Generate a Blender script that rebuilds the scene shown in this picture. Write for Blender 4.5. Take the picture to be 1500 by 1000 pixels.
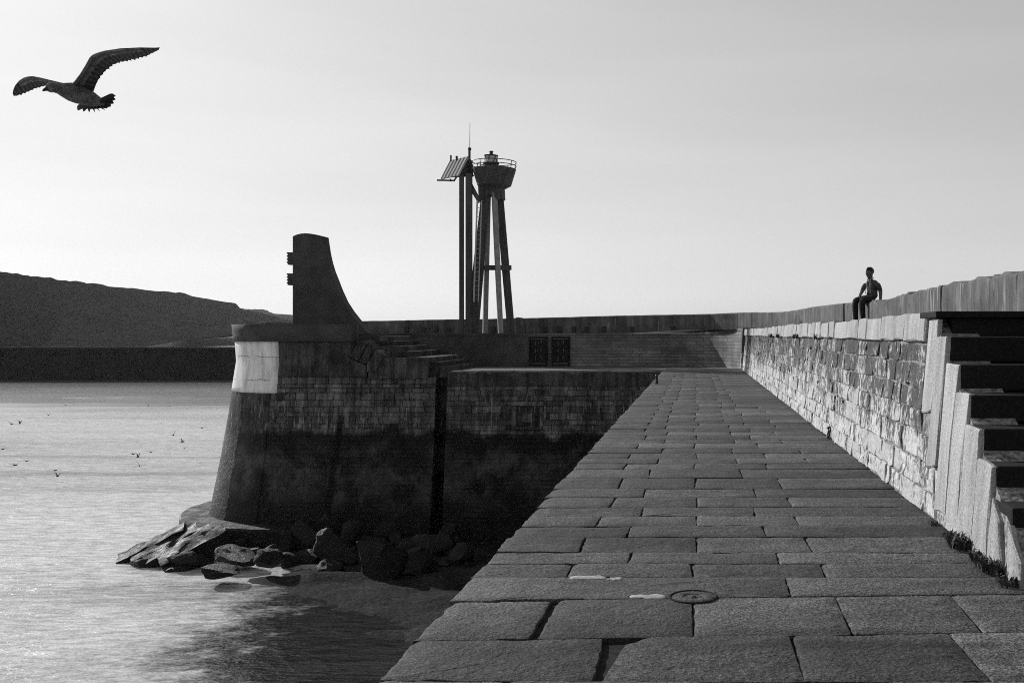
import bpy, bmesh, math, random
from mathutils import Vector, Matrix, Euler, noise as mnoise
R = math.radians
rnd = random.Random(7)
scn = bpy.context.scene
COL = scn.collection
for o in list(bpy.data.objects): bpy.data.objects.remove(o)

# ------------------------------------------------------------------ camera, sky, sun, exposure
EYE = 1.60           # metres above the walkway (walkway top is z = 0)
SEA = -7.2
FPX = 1458.0         # focal length in photo pixels (35 mm on full frame)
cam_d = bpy.data.cameras.new('camera'); cam = bpy.data.objects.new('camera', cam_d); COL.objects.link(cam)
cam.location = (0, 0, EYE); cam.rotation_euler = (R(90), 0, 0)
cam_d.sensor_width = 36.0; cam_d.lens = 36.0 * FPX / 1500.0
cam_d.shift_x = -0.18; cam_d.shift_y = -0.0073
cam_d.clip_start = 0.05; cam_d.clip_end = 12000
scn.camera = cam

SUN_AZ, SUN_EL = 50.0, 25.0      # degrees left of the walkway's direction (+Y), above the horizon
sdir = Vector((-math.sin(R(SUN_AZ)) * math.cos(R(SUN_EL)), math.cos(R(SUN_AZ)) * math.cos(R(SUN_EL)), math.sin(R(SUN_EL))))
w = bpy.data.worlds.new('World'); scn.world = w; w.use_nodes = True
nt = w.node_tree; nt.nodes.clear()
sky = nt.nodes.new('ShaderNodeTexSky'); sky.sky_type = 'NISHITA'; sky.sun_disc = False
sky.sun_elevation = R(SUN_EL); sky.sun_rotation = R(-SUN_AZ)
sky.air_density = 1.0; sky.dust_density = 1.0; sky.ozone_density = 1.0
bw = nt.nodes.new('ShaderNodeRGBToBW'); bg = nt.nodes.new('ShaderNodeBackground'); ow = nt.nodes.new('ShaderNodeOutputWorld')
bg.inputs['Strength'].default_value = 0.10
# black and white film: the whole sky goes through one grey response, with faint high streaks of cloud
m1 = nt.nodes.new('ShaderNodeMath'); m1.operation = 'MULTIPLY'; m1.inputs[1].default_value = 0.1
ma = nt.nodes.new('ShaderNodeMath'); ma.operation = 'ADD'; ma.inputs[1].default_value = 0.443      # film shoulder: v = L / (L + 0.443)
m2 = nt.nodes.new('ShaderNodeMath'); m2.operation = 'DIVIDE'
m3 = nt.nodes.new('ShaderNodeMath'); m3.operation = 'MULTIPLY'
tc = nt.nodes.new('ShaderNodeTexCoord'); mp = nt.nodes.new('ShaderNodeMapping'); mp.inputs['Scale'].default_value = (1.2, 1.2, 9.0); mp.inputs['Rotation'].default_value = (R(4), R(6), 0)
cn = nt.nodes.new('ShaderNodeTexNoise'); cn.inputs['Scale'].default_value = 1.6; cn.inputs['Detail'].default_value = 5
cr = nt.nodes.new('ShaderNodeMapRange'); cr.inputs[1].default_value = 0.4; cr.inputs[2].default_value = 0.75; cr.inputs[3].default_value = 11.8; cr.inputs[4].default_value = 12.7
nt.links.new(tc.outputs['Generated'], mp.inputs[0]); nt.links.new(mp.outputs[0], cn.inputs['Vector']); nt.links.new(cn.outputs[0], cr.inputs[0]); nt.links.new(cr.outputs[0], m3.inputs[1])
nt.links.new(sky.outputs[0], bw.inputs[0]); nt.links.new(bw.outputs[0], m1.inputs[0]); nt.links.new(m1.outputs[0], ma.inputs[0]); nt.links.new(m1.outputs[0], m2.inputs[0]); nt.links.new(ma.outputs[0], m2.inputs[1]); nt.links.new(m2.outputs[0], m3.inputs[0]); nt.links.new(m3.outputs[0], bg.inputs['Color']); nt.links.new(bg.outputs[0], ow.inputs[0])
sl = bpy.data.lights.new('sun', 'SUN'); sl.energy = 5.0; sl.angle = R(0.6); sl.color = (1, 1, 1)
so = bpy.data.objects.new('sun', sl); COL.objects.link(so); so.location = sdir * 60
so.rotation_euler = sdir.to_track_quat('Z', 'Y').to_euler()
scn.view_settings.view_transform = 'Standard'; scn.view_settings.look = 'None'
scn.view_settings.exposure = 0.0; scn.view_settings.gamma = 1.0; scn.view_settings.use_curve_mapping = False
scn.cycles.use_denoising = False; scn.cycles.filter_width = 1.0; scn.cycles.sample_clamp_direct = 2.5; scn.cycles.max_bounces = 6; scn.cycles.volume_bounces = 0

# ------------------------------------------------------------------ helpers
def at(x, y, D):
    """a point of the place at distance D along the walkway's direction, seen at photo pixel x, y"""
    return Vector(((x - 1020.0) * D / FPX, D, EYE - (y - 489.0) * D / FPX))

class G:                                     # small node-graph helper, everything is a grey value
    def __init__(s, name):
        s.m = bpy.data.materials.new(name); s.m.use_nodes = True
        s.t = s.m.node_tree; s.t.nodes.clear()
        s.out = s.t.nodes.new('ShaderNodeOutputMaterial'); s.b = s.t.nodes.new('ShaderNodeBsdfPrincipled')
        s.t.links.new(s.b.outputs[0], s.out.inputs['Surface'])
        s.geo = s.t.nodes.new('ShaderNodeNewGeometry'); s.pos = s.geo.outputs['Position']
        s.info = s.t.nodes.new('ShaderNodeObjectInfo')
    def put(s, sock, v):
        if hasattr(v, 'is_linked'): s.t.links.new(v, sock)
        else: sock.default_value = v
    def math(s, op, a, b=0.0, c=0.0, clamp=False):
        n = s.t.nodes.new('ShaderNodeMath'); n.operation = op; n.use_clamp = clamp
        s.put(n.inputs[0], a); s.put(n.inputs[1], b); s.put(n.inputs[2], c); return n.outputs[0]
    def add(s, a, b): return s.math('ADD', a, b)
    def sub(s, a, b): return s.math('SUBTRACT', a, b)
    def mul(s, a, b): return s.math('MULTIPLY', a, b)
    def vmap(s, scale, loc=(0, 0, 0), rot=(0, 0, 0), src=None):
        n = s.t.nodes.new('ShaderNodeMapping'); n.inputs['Scale'].default_value = scale
        n.inputs['Location'].default_value = loc; n.inputs['Rotation'].default_value = rot
        s.t.links.new(src or s.pos, n.inputs['Vector']); return n.outputs[0]
    def noise(s, scale=1.0, detail=4.0, rough=0.55, stretch=(1, 1, 1), loc=(0, 0, 0), dist=0.0, rot=(0, 0, 0)):
        n = s.t.nodes.new('ShaderNodeTexNoise'); n.inputs['Scale'].default_value = scale
        n.inputs['Detail'].default_value = detail; n.inputs['Roughness'].default_value = rough
        n.inputs['Distortion'].default_value = dist
        s.t.links.new(s.vmap(stretch, loc, rot), n.inputs['Vector']); return n.outputs[0]
    def vor(s, scale=1.0, stretch=(1, 1, 1), feature='F1', out='Distance'):
        n = s.t.nodes.new('ShaderNodeTexVoronoi'); n.feature = feature; n.inputs['Scale'].default_value = scale
        s.t.links.new(s.vmap(stretch), n.inputs['Vector']); return n.outputs[out]
    def ramp(s, v, a, b, lo=0.0, hi=1.0, smooth=True):
        n = s.t.nodes.new('ShaderNodeMapRange'); n.clamp = True
        n.interpolation_type = 'SMOOTHSTEP' if smooth else 'LINEAR'
        for k, q in zip(range(5), (v, a, b, lo, hi)): s.put(n.inputs[k], q)
        return n.outputs[0]
    def mix(s, f, a, b):
        return s.add(s.mul(a, s.math('SUBTRACT', 1.0, f)), s.mul(b, f))
    def xyz(s):
        n = s.t.nodes.new('ShaderNodeSeparateXYZ'); s.t.links.new(s.pos, n.inputs[0]); return n.outputs
    def rand(s, lo, hi): return s.ramp(s.info.outputs['Random'], 0.0, 1.0, lo, hi, False)
    def bump(s, h, strength=0.5, dist=0.02, prev=None):
        n = s.t.nodes.new('ShaderNodeBump'); n.inputs['Strength'].default_value = strength
        n.inputs['Distance'].default_value = dist; s.put(n.inputs['Height'], h)
        if prev: s.t.links.new(prev, n.inputs['Normal'])
        return n.outputs[0]
    def done(s, col, rough=0.8, nrm=None, spec=0.3, metal=0.0):
        s.put(s.b.inputs['Base Color'], s.grey(col))
        s.put(s.b.inputs['Roughness'], rough); s.put(s.b.inputs['Specular IOR Level'], spec)
        s.b.inputs['Metallic'].default_value = metal
        if nrm: s.t.links.new(nrm, s.b.inputs['Normal'])
        return s.m
    def grey(s, col):
        if hasattr(col, 'is_linked'): return col
        return (col, col, col, 1)

def plain(name, v, rough=0.7, spec=0.3, metal=0.0, var=0.25, scale=8.0, bump=0.15):
    g = G(name); n = g.noise(scale, 4)
    c = g.mul(v, g.ramp(n, 0.25, 0.75, 1 - var, 1 + var))
    return g.done(c, rough, g.bump(g.noise(scale * 6, 3), bump, 0.01), spec, metal)

M = {}
def build_materials():
    # paving granite: grainy, worn, with damp cross streaks
    g = G('granite_paving')
    big = g.noise(0.9, 5, 0.6, (0.35, 1.2, 1)); mid = g.noise(7, 4, 0.6); sp = g.noise(62, 3, 0.75); sp2 = g.noise(190, 2, 0.7)
    c = g.mul(0.056, g.rand(0.68, 1.4))
    c = g.mul(c, g.ramp(big, 0.28, 0.72, 0.55, 1.35)); c = g.mul(c, g.ramp(mid, 0.25, 0.75, 0.74, 1.26))
    c = g.mul(c, g.ramp(sp, 0.34, 0.66, 0.22, 1.95)); c = g.mul(c, g.ramp(sp2, 0.34, 0.66, 0.4, 1.7))
    blot = g.ramp(g.noise(2.6, 6, 0.72, (0.8, 1.2, 1), (1, 9, 2)), 0.60, 0.70, 0.0, 0.55); c = g.mul(c, g.sub(1.0, blot))
    lich = g.ramp(g.noise(5.5, 6, 0.75, (1, 1, 1), (4, 2, 7)), 0.64, 0.70, 0.0, 0.5); c = g.mix(lich, c, 0.17)
    st = g.ramp(g.noise(0.55, 5, 0.65, (0.22, 1.7, 1), (3, 7, 0)), 0.58, 0.68, 0.0, 0.6)
    c = g.mul(c, g.sub(1.0, st))
    h = g.add(g.mul(mid, 1.0), g.add(g.mul(sp, 0.42), g.mul(g.noise(26, 4, 0.6), 0.6)))
    M['paving'] = g.done(c, 0.82, g.bump(h, 0.9, 0.028), 0.28)
    # joint filling, dirt
    M['joint'] = plain('joint_dirt', 0.022, 0.95, 0.1, var=0.5, scale=14, bump=0.6)
    # right hand wall: lime bloomed blocks with dark vertical weather streaks
    g = G('limewashed_stone'); X = g.xyz()
    s1 = g.noise(1.0, 6, 0.7, (1, 5.0, 0.8), (0, 0, 3)); s2 = g.noise(1.0, 6, 0.75, (1, 22, 3.2), (4, 1, 0)); p = g.noise(1.5, 6, 0.66, (1, 1, 1.4))
    f = g.noise(38, 6, 0.75, (1, 1, 0.7)); fl = g.noise(11, 6, 0.72, (1, 1.2, 1), (7, 3, 1))
    hgt = g.ramp(X[2], 0.25, 1.5, -0.05, 0.075)
    e = g.add(g.add(g.mul(s1, 0.36), g.mul(s2, 0.30)), g.add(g.mul(p, 0.34), g.add(hgt, g.rand(-0.05, 0.055))))
    e = g.add(e, g.mul(g.sub(fl, 0.5), 0.5))
    dark = g.ramp(g.add(e, g.mul(g.sub(f, 0.5), 0.25)), 0.475, 0.560)
    c = g.mix(dark, g.mul(0.52, g.ramp(f, 0.25, 0.75, 0.5, 1.35)), g.mul(0.05, g.ramp(fl, 0.25, 0.75, 0.4, 2.0)))
    c = g.mul(c, g.rand(0.8, 1.15))
    h = g.add(g.add(g.noise(9, 5, 0.62), g.mul(f, 0.5)), g.mul(dark, -0.5))
    M['lime'] = g.done(c, 0.9, g.bump(h, 0.9, 0.022), 0.2)
    g = G('wall_mortar'); f = g.noise(22, 4, 0.7)
    M['mortar'] = g.done(g.ramp(f, 0.3, 0.7, 0.06, 0.36), 0.95, g.bump(f, 0.8, 0.03), 0.1)
    # pale dressed stone: coping and stair end slabs
    g = G('pale_dressed_stone'); f = g.noise(60, 3, 0.7); s = g.noise(1, 5, 0.65, (1, 5, 0.7)); f2 = g.noise(170, 2, 0.7)
    c = g.mul(0.37, g.mul(g.rand(0.86, 1.1), g.mul(g.ramp(f, 0.3, 0.7, 0.66, 1.24), g.ramp(s, 0.3, 0.75, 1.12, 0.66))))
    c = g.mul(c, g.ramp(f2, 0.3, 0.7, 0.72, 1.22))
    M['pale'] = g.done(c, 0.88, g.bump(g.add(f, g.noise(12, 4)), 0.55, 0.015), 0.2)
    # stair treads and risers, near black because their shade is painted in
    g = G('stair_stone_shade'); f = g.noise(40, 4, 0.7)
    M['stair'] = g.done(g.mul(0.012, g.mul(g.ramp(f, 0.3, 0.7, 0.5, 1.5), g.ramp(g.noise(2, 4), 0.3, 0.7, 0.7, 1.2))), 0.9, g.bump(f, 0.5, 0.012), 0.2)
    # weathered concrete of the sea parapet
    g = G('parapet_concrete'); s = g.noise(1, 5, 0.7, (2.2, 3.6, 0.5)); p = g.noise(1.3, 5, 0.6); f = g.noise(35, 4, 0.7)
    c = g.mul(0.10, g.mul(g.ramp(s, 0.28, 0.72, 0.6, 1.35), g.mul(g.ramp(p, 0.25, 0.75, 0.65, 1.3), g.ramp(f, 0.25, 0.75, 0.72, 1.25))))
    bl = g.ramp(g.noise(1, 4, 0.7, (5, 7, 0.55), (9, 2, 5)), 0.58, 0.68); c = g.mix(bl, c, 0.24); dk = g.ramp(g.noise(1.9, 6, 0.75, (1.5, 1.5, 1.2), (3, 8, 1)), 0.56, 0.68, 0.0, 0.65); c = g.mul(c, g.sub(1.0, dk))
    M['parapet'] = g.done(c, 0.92, g.bump(g.add(p, g.mul(f, 0.5)), 0.6, 0.03), 0.2)
    # dark tidal masonry with weed below the tide line and guano above it
    def tidal(name, base, wall_bands=True):
        g = G(name); X = g.xyz()
        p = g.noise(1.4, 5, 0.65); f = g.noise(20, 6, 0.78); s = g.noise(1, 5, 0.7, (4.5, 2.0, 0.45))
        c = g.mul(base, g.mul(g.ramp(p, 0.28, 0.72, 0.5, 1.45), g.mul(g.ramp(f, 0.3, 0.7, 0.35, 1.75), g.rand(0.6, 1.5))))
        c = g.mul(c, g.ramp(s, 0.32, 0.66, 1.3, 0.42))
        zz = g.add(X[2], g.mul(g.sub(g.noise(0.8, 5, 0.6, (1, 1, 0.5)), 0.5), 1.5))
        band = g.mul(g.ramp(zz, -2.75, -2.35), g.ramp(zz, -0.5, -1.9))
        gu = g.mul(g.ramp(g.noise(1, 4, 0.75, (8.0, 4.2, 0.7), (2, 5, 1)), 0.56, 0.64), band)
        gu = g.mul(gu, g.ramp(f, 0.35, 0.6))
        c = g.mix(g.mul(gu, 0.95), c, 0.34)
        weed = g.ramp(zz, -2.45, -2.75)
        pale_ = g.mul(g.mul(g.ramp(zz, -2.9, -3.5), g.ramp(zz, -6.2, -4.6)), g.ramp(g.noise(0.7, 5, 0.65, (1, 1, 1), (6, 2, 2)), 0.42, 0.6))
        wc = g.mul(g.mix(pale_, 0.007, 0.048), g.mul(g.ramp(p, 0.3, 0.8, 0.5, 2.0), g.ramp(f, 0.3, 0.7, 0.3, 1.8)))
        c = g.mix(weed, c, wc)
        cx_ = g.math('ABSOLUTE', g.sub(g.add(X[0], g.mul(g.noise(0.9, 4, 0.6), 0.35)), g.add(-14.72, g.mul(X[2], 0.09))))
        crk = g.mul(g.ramp(cx_, 0.06, 0.22, 1.0, 0.0), g.ramp(X[2], -1.3, -2.4)); c = g.mul(c, g.sub(1.0, g.mul(crk, 0.9)))
        h = g.add(g.noise(6, 5, 0.65), g.mul(f, 0.5))
        return g.done(c, g.mix(weed, 0.92, 0.6), g.bump(h, 0.9, 0.06), 0.2)
    M['tidal'] = tidal('tidal_stone', 0.098)
    M['tidal_core'] = tidal('tidal_joint', 0.045)
    M['render'] = tidal('cement_render', 0.055)
    # far back wall: coursed masonry too far off to pick apart
    g = G('far_masonry'); X = g.xyz()
    br = g.t.nodes.new('ShaderNodeTexBrick'); cx = g.t.nodes.new('ShaderNodeCombineXYZ')
    g.t.links.new(X[0], cx.inputs[0]); g.t.links.new(X[2], cx.inputs[1]); g.t.links.new(cx.outputs[0], br.inputs['Vector'])
    br.inputs['Scale'].default_value = 1.0; br.inputs['Brick Width'].default_value = 0.7; br.inputs['Row Height'].default_value = 0.155
    br.inputs['Mortar Size'].default_value = 0.014; br.inputs['Color1'].default_value = (1, 1, 1, 1); br.inputs['Color2'].default_value = (.62, .62, .62, 1); br.inputs['Mortar'].default_value = (.45, .45, .45, 1)
    bwn = g.t.nodes.new('ShaderNodeRGBToBW'); g.t.links.new(br.outputs[0], bwn.inputs[0])
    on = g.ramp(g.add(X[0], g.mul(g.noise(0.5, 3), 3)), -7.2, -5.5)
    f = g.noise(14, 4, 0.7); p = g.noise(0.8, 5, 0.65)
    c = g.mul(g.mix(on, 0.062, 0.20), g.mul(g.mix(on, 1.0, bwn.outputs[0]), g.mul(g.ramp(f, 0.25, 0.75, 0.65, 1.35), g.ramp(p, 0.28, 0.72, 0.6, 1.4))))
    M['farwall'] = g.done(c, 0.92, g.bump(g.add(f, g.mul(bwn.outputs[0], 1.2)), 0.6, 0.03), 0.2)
    M['concrete'] = plain('weathered_concrete', 0.10, 0.9, 0.2, var=0.35, scale=2.5, bump=0.5)
    g = G('dark_concrete'); X = g.xyz(); f = g.noise(22, 4, 0.7); p = g.noise(1.2, 5, 0.6)
    row = g.math('FRACT', g.mul(X[2], 2.6)); ln = g.ramp(row, 0.0, 0.07, 0.72, 1.0)
    c = g.mul(0.055, g.mul(ln, g.mul(g.ramp(f, 0.25, 0.75, 0.65, 1.35), g.ramp(p, 0.3, 0.7, 0.75, 1.25))))
    M['monument'] = g.done(c, 0.9, g.bump(f, 0.5, 0.02), 0.2)
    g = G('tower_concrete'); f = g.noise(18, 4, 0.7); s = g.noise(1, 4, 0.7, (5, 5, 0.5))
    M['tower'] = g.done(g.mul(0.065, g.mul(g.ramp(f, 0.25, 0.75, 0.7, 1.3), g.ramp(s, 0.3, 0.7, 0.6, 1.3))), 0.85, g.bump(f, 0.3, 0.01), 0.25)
    M['sunlit_leg'] = plain('sunlit_leg_concrete', 0.24, 0.85, 0.2, var=0.25, scale=6, bump=0.3)  # slim tower legs: sunlight on them painted in as a paler tone
    g = G('white_paint'); f = g.noise(30, 4, 0.7); s = g.noise(1, 5, 0.7, (3, 3, 0.6)); X = g.xyz()
    wv = g.add(X[2], g.mul(g.sub(g.noise(1.6, 5, 0.7), 0.5), 0.35)); br_ = g.ramp(g.noise(1.3, 3, 0.6, (1, 1, 1), (2, 8, 1)), 0.42, 0.5)
    l1 = g.ramp(g.math('ABSOLUTE', g.sub(wv, 0.62)), 0.0, 0.03, 0.75, 0.0); l2 = g.ramp(g.math('ABSOLUTE', g.sub(wv, -0.38)), 0.0, 0.03, 0.75, 0.0)
    c = g.mul(0.80, g.mul(g.ramp(f, 0.3, 0.7, 0.72, 1.08), g.ramp(s, 0.35, 0.72, 1.05, 0.6))); c = g.mul(c, g.sub(1.0, g.mul(g.math('MAXIMUM', l1, l2), br_)))
    M['white'] = g.done(c, 0.85, g.bump(f, 0.3, 0.015), 0.25)
    M['iron'] = plain('dark_iron', 0.03, 0.55, 0.4, 0.3, var=0.4, scale=18, bump=0.3)
    M['door_iron'] = plain('black_door_iron', 0.009, 0.6, 0.2, 0.0, var=0.4, scale=18, bump=0.3)
    M['steel'] = plain('galvanised_steel', 0.35, 0.5, 0.5, 0.5, var=0.2, scale=18)
    M['pvglass'] = plain('solar_glass', 0.38, 0.9, 0.08, 0.0, var=0.1, scale=4, bump=0.02)
    M['pvframe'] = plain('solar_frame', 0.2, 0.4, 0.5, 0.3, var=0.1, scale=10)
    M['lens'] = plain('lantern_glass', 0.35, 0.15, 0.6, 0.0, var=0.1, scale=6, bump=0.02)
    M['mortar_patch'] = plain('mortar_patch', 0.32, 0.9, 0.2, var=0.3, scale=25, bump=0.5)
    g = G('wet_rock'); f = g.noise(10, 6, 0.7); p = g.noise(1.6, 5, 0.65); X = g.xyz()
    c = g.mul(0.009, g.mul(g.rand(0.5, 1.9), g.mul(g.ramp(f, 0.28, 0.72, 0.5, 1.6), g.ramp(p, 0.3, 0.7, 0.55, 1.5))))
    M['rock'] = g.done(c, g.ramp(p, 0.3, 0.7, 0.5, 0.9), g.bump(g.add(f, p), 0.9, 0.07), 0.3)
    # tidal mud
    g = G('wet_mud'); p = g.noise(0.55, 6, 0.65); f = g.noise(7, 6, 0.7); X = g.xyz()
    c = g.mul(0.026, g.mul(g.ramp(p, 0.3, 0.7, 0.4, 1.6), g.ramp(f, 0.3, 0.7, 0.4, 1.7)))
    dry = g.ramp(g.add(X[2], g.mul(g.sub(p, 0.5), 0.12)), SEA + 0.34, SEA + 0.46); c = g.mix(dry, c, g.mul(0.05, g.ramp(f, 0.25, 0.75, 0.6, 1.4)))
    M['mud'] = g.done(c, g.ramp(p, 0.35, 0.65, 0.7, 0.95), g.bump(g.add(g.mul(p, 2), f), 0.9, 0.08), 0.03)
    # shallow milky water over pale sand
    g = G('harbour_water'); X = g.xyz()
    cur = g.noise(0.028, 5, 0.62, (0.55, 1.5, 1), (0, 0, 0), 0.6, (0, 0, R(-8)))
    r1 = g.noise(1.3, 4, 0.6, (0.55, 1.3, 1)); r2 = g.noise(0.30, 4, 0.6, (0.4, 1.5, 1), (3, 1, 0), 0.3, (0, 0, R(-6))); r3 = g.noise(5.5, 3, 0.6, (0.7, 1.2, 1))
    c = g.mul(0.66, g.ramp(cur, 0.32, 0.6, 0.62, 1.1))
    stk = g.ramp(g.noise(0.05, 6, 0.7, (0.4, 3.2, 1), (5, 2, 0), 0.4, (0, 0, R(-9))), 0.56, 0.66, 0.0, 0.42); c = g.mul(c, g.sub(1.0, stk))
    rip = g.noise(2.4, 5, 0.7, (0.5, 1.6, 1), (1, 4, 0)); c = g.mul(c, g.ramp(rip, 0.3, 0.7, 0.6, 1.28))
    ch_ = g.ramp(g.add(X[1], g.mul(g.sub(g.noise(0.06, 4, 0.6, (0.4, 1, 1)), 0.5), 30)), 112, 128); c = g.mix(ch_, c, g.mul(c, 0.25))
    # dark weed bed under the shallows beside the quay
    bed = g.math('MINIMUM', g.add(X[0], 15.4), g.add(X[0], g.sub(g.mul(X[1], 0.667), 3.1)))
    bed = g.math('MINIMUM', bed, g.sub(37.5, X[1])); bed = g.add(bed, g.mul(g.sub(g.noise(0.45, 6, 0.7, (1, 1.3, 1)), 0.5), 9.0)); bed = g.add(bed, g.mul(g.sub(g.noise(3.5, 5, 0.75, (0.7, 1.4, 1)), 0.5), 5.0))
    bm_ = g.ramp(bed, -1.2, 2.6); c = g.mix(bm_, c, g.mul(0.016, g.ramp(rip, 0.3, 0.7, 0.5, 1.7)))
    h = g.add(g.add(g.mul(r1, 0.8), g.mul(r2, 1.5)), g.mul(r3, 0.25))
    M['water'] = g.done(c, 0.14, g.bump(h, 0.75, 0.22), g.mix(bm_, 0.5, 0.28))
    M['sandbar'] = plain('wet_sand', 0.05, 0.7, 0.3, var=0.3, scale=0.6, bump=0.5)
    g = G('hill_scrub'); p = g.noise(0.02, 6, 0.65); f = g.noise(0.16, 5, 0.75)
    M['hill'] = g.done(g.mul(0.016, g.mul(g.ramp(p, 0.3, 0.7, 0.7, 1.3), g.ramp(f, 0.3, 0.7, 0.4, 1.6))), 0.95, g.bump(f, 0.15, 1.0), 0.0)
    M['jetty'] = plain('far_jetty_stone', 0.02, 0.95, 0.1, var=0.35, scale=0.5, bump=0.5)
    g = G('gull_plumage'); f = g.noise(150, 4, 0.75, (1, 1, 1)); p = g.noise(25, 3, 0.6)
    M['gull'] = g.done(g.mul(0.10, g.mul(g.ramp(f, 0.35, 0.65, 0.3, 1.9), g.ramp(p, 0.3, 0.7, 0.6, 1.4))), 0.85, g.bump(f, 0.5, 0.006), 0.2)
    M['gull_dark'] = plain('gull_flight_feathers', 0.03, 0.85, 0.2, var=0.5, scale=40, bump=0.3)
    M['gull_mid'] = plain('gull_covert_feathers', 0.06, 0.85, 0.2, var=0.5, scale=60, bump=0.3)
    M['gull_pale'] = plain('gull_pale_feathers', 0.55, 0.85, 0.2, var=0.3, scale=40, bump=0.2)
    M['gull_small'] = plain('distant_gull_plumage', 0.05, 0.85, 0.2, var=0.3, scale=10)
    M['skin'] = plain('skin', 0.09, 0.6, 0.3, var=0.12, scale=30, bump=0.05)
    M['hair'] = plain('grey_hair', 0.07, 0.8, 0.2, var=0.5, scale=90, bump=0.6)
    g = G('patterned_shirt'); f = g.noise(22, 4, 0.7); k = g.noise(60, 3, 0.6)
    M['shirt'] = g.done(g.mul(0.055, g.mul(g.ramp(f, 0.35, 0.62, 0.35, 1.7), g.ramp(k, 0.3, 0.7, 0.6, 1.4))), 0.9, g.bump(f, 0.6, 0.02), 0.1)
    M['trim'] = plain('pale_shirt_edge', 0.26, 0.85, 0.1, var=0.15, scale=20)
    M['trousers'] = plain('dark_trousers', 0.022, 0.9, 0.1, var=0.4, scale=15, bump=0.4)
    M['shoe'] = plain('shoe_leather', 0.05, 0.5, 0.3, var=0.3, scale=25)
    M['weed'] = plain('weed_leaf', 0.05, 0.8, 0.2, var=0.5, scale=40)
build_materials()

def mesh_obj(name, verts, faces, mat, parent=None, smooth=False, loc=None, rot=None):
    me = bpy.data.meshes.new(name); me.from_pydata([tuple(v) for v in verts], [], faces); me.update()
    mats = mat if isinstance(mat, (list, tuple)) else [mat]
    for m in mats: me.materials.append(m)
    if smooth:
        for p in me.polygons: p.use_smooth = True
    o = bpy.data.objects.new(name, me); COL.objects.link(o)
    if loc is not None: o.location = loc
    if rot is not None: o.rotation_euler = rot
    if parent: o.parent = parent
    return o
def bm_obj(name, bm, mat, parent=None, smooth=False, loc=None, rot=None):
    bmesh.ops.recalc_face_normals(bm, faces=bm.faces[:])
    me = bpy.data.meshes.new(name); bm.to_mesh(me); bm.free()
    for m in (mat if isinstance(mat, (list, tuple)) else [mat]): me.materials.append(m)
    if smooth:
        for p in me.polygons: p.use_smooth = True
    o = bpy.data.objects.new(name, me); COL.objects.link(o)
    if loc is not None: o.location = loc
    if rot is not None: o.rotation_euler = rot
    if parent: o.parent = parent
    return o
def tag(o, label=None, cat=None, group=None, kind=None):
    if label: o['label'] = label
    if cat: o['category'] = cat
    if group: o['group'] = group
    if kind: o['kind'] = kind
    return o
def empty(name, loc=(0, 0, 0), rot=(0, 0, 0)):
    o = bpy.data.objects.new(name, None); COL.objects.link(o); o.location = loc; o.rotation_euler = rot; o.empty_display_size = 0.3
    return o
def box(bm, a, b):
    x0, y0, z0 = a; x1, y1, z1 = b
    v = [bm.verts.new(p) for p in ((x0,y0,z0),(x1,y0,z0),(x1,y1,z0),(x0,y1,z0),(x0,y0,z1),(x1,y0,z1),(x1,y1,z1),(x0,y1,z1))]
    for f in ((0,3,2,1),(4,5,6,7),(0,1,5,4),(1,2,6,5),(2,3,7,6),(3,0,4,7)): bm.faces.new([v[i] for i in f])
    return v
def bevel(bm, w, seg=1):
    bmesh.ops.bevel(bm, geom=bm.edges[:], offset=w, segments=seg, profile=0.6, affect='EDGES', clamp_overlap=True)
def tube(bm, pts, r, n=8, cap=True):
    pts = [Vector(p) for p in pts]; rings = []
    rs = r if isinstance(r, (list, tuple)) else [r] * len(pts)
    up = Vector((0, 0, 1))
    for i, p in enumerate(pts):
        t = (pts[min(i + 1, len(pts) - 1)] - pts[max(i - 1, 0)]).normalized()
        a = t.cross(up if abs(t.z) < 0.95 else Vector((1, 0, 0))).normalized(); b = t.cross(a)
        rings.append([bm.verts.new(p + (a * math.cos(2*math.pi*k/n) + b * math.sin(2*math.pi*k/n)) * rs[i]) for k in range(n)])
    for i in range(len(rings) - 1):
        for k in range(n): bm.faces.new((rings[i][k], rings[i][(k+1) % n], rings[i+1][(k+1) % n], rings[i+1][k]))
    if cap: bm.faces.new(rings[0][::-1]); bm.faces.new(rings[-1])
def bar(bm, p, q, wx, wy, p2=None, turn=0.0):
    """square bar from p to q, wx by wy at p (p2: size at q)"""
    p, q = Vector(p), Vector(q); a2, b2 = p2 or (wx, wy)
    t = (q - p).normalized(); a = Vector((math.cos(turn), math.sin(turn), 0)); a = (a - t * a.dot(t)).normalized(); b = t.cross(a)
    v = []
    for c, sx, sy in ((p, wx, wy), (q, a2, b2)):
        for i, j in ((-1,-1),(1,-1),(1,1),(-1,1)): v.append(bm.verts.new(c + a * (i * sx / 2) + b * (j * sy / 2)))
    for f in ((3,2,1,0),(4,5,6,7),(0,1,5,4),(1,2,6,5),(2,3,7,6),(3,0,4,7)): bm.faces.new([v[i] for i in f])
def lathe(bm, prof, n=24, c=(0, 0, 0)):
    rings = []
    for r, z in prof: rings.append([bm.verts.new((c[0] + r*math.cos(2*math.pi*k/n), c[1] + r*math.sin(2*math.pi*k/n), c[2] + z)) for k in range(n)])
    for i in range(len(rings)-1):
        for k in range(n): bm.faces.new((rings[i][k], rings[i][(k+1) % n], rings[i+1][(k+1) % n], rings[i+1][k]))
    bm.faces.new(rings[0][::-1]); bm.faces.new(rings[-1])
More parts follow.
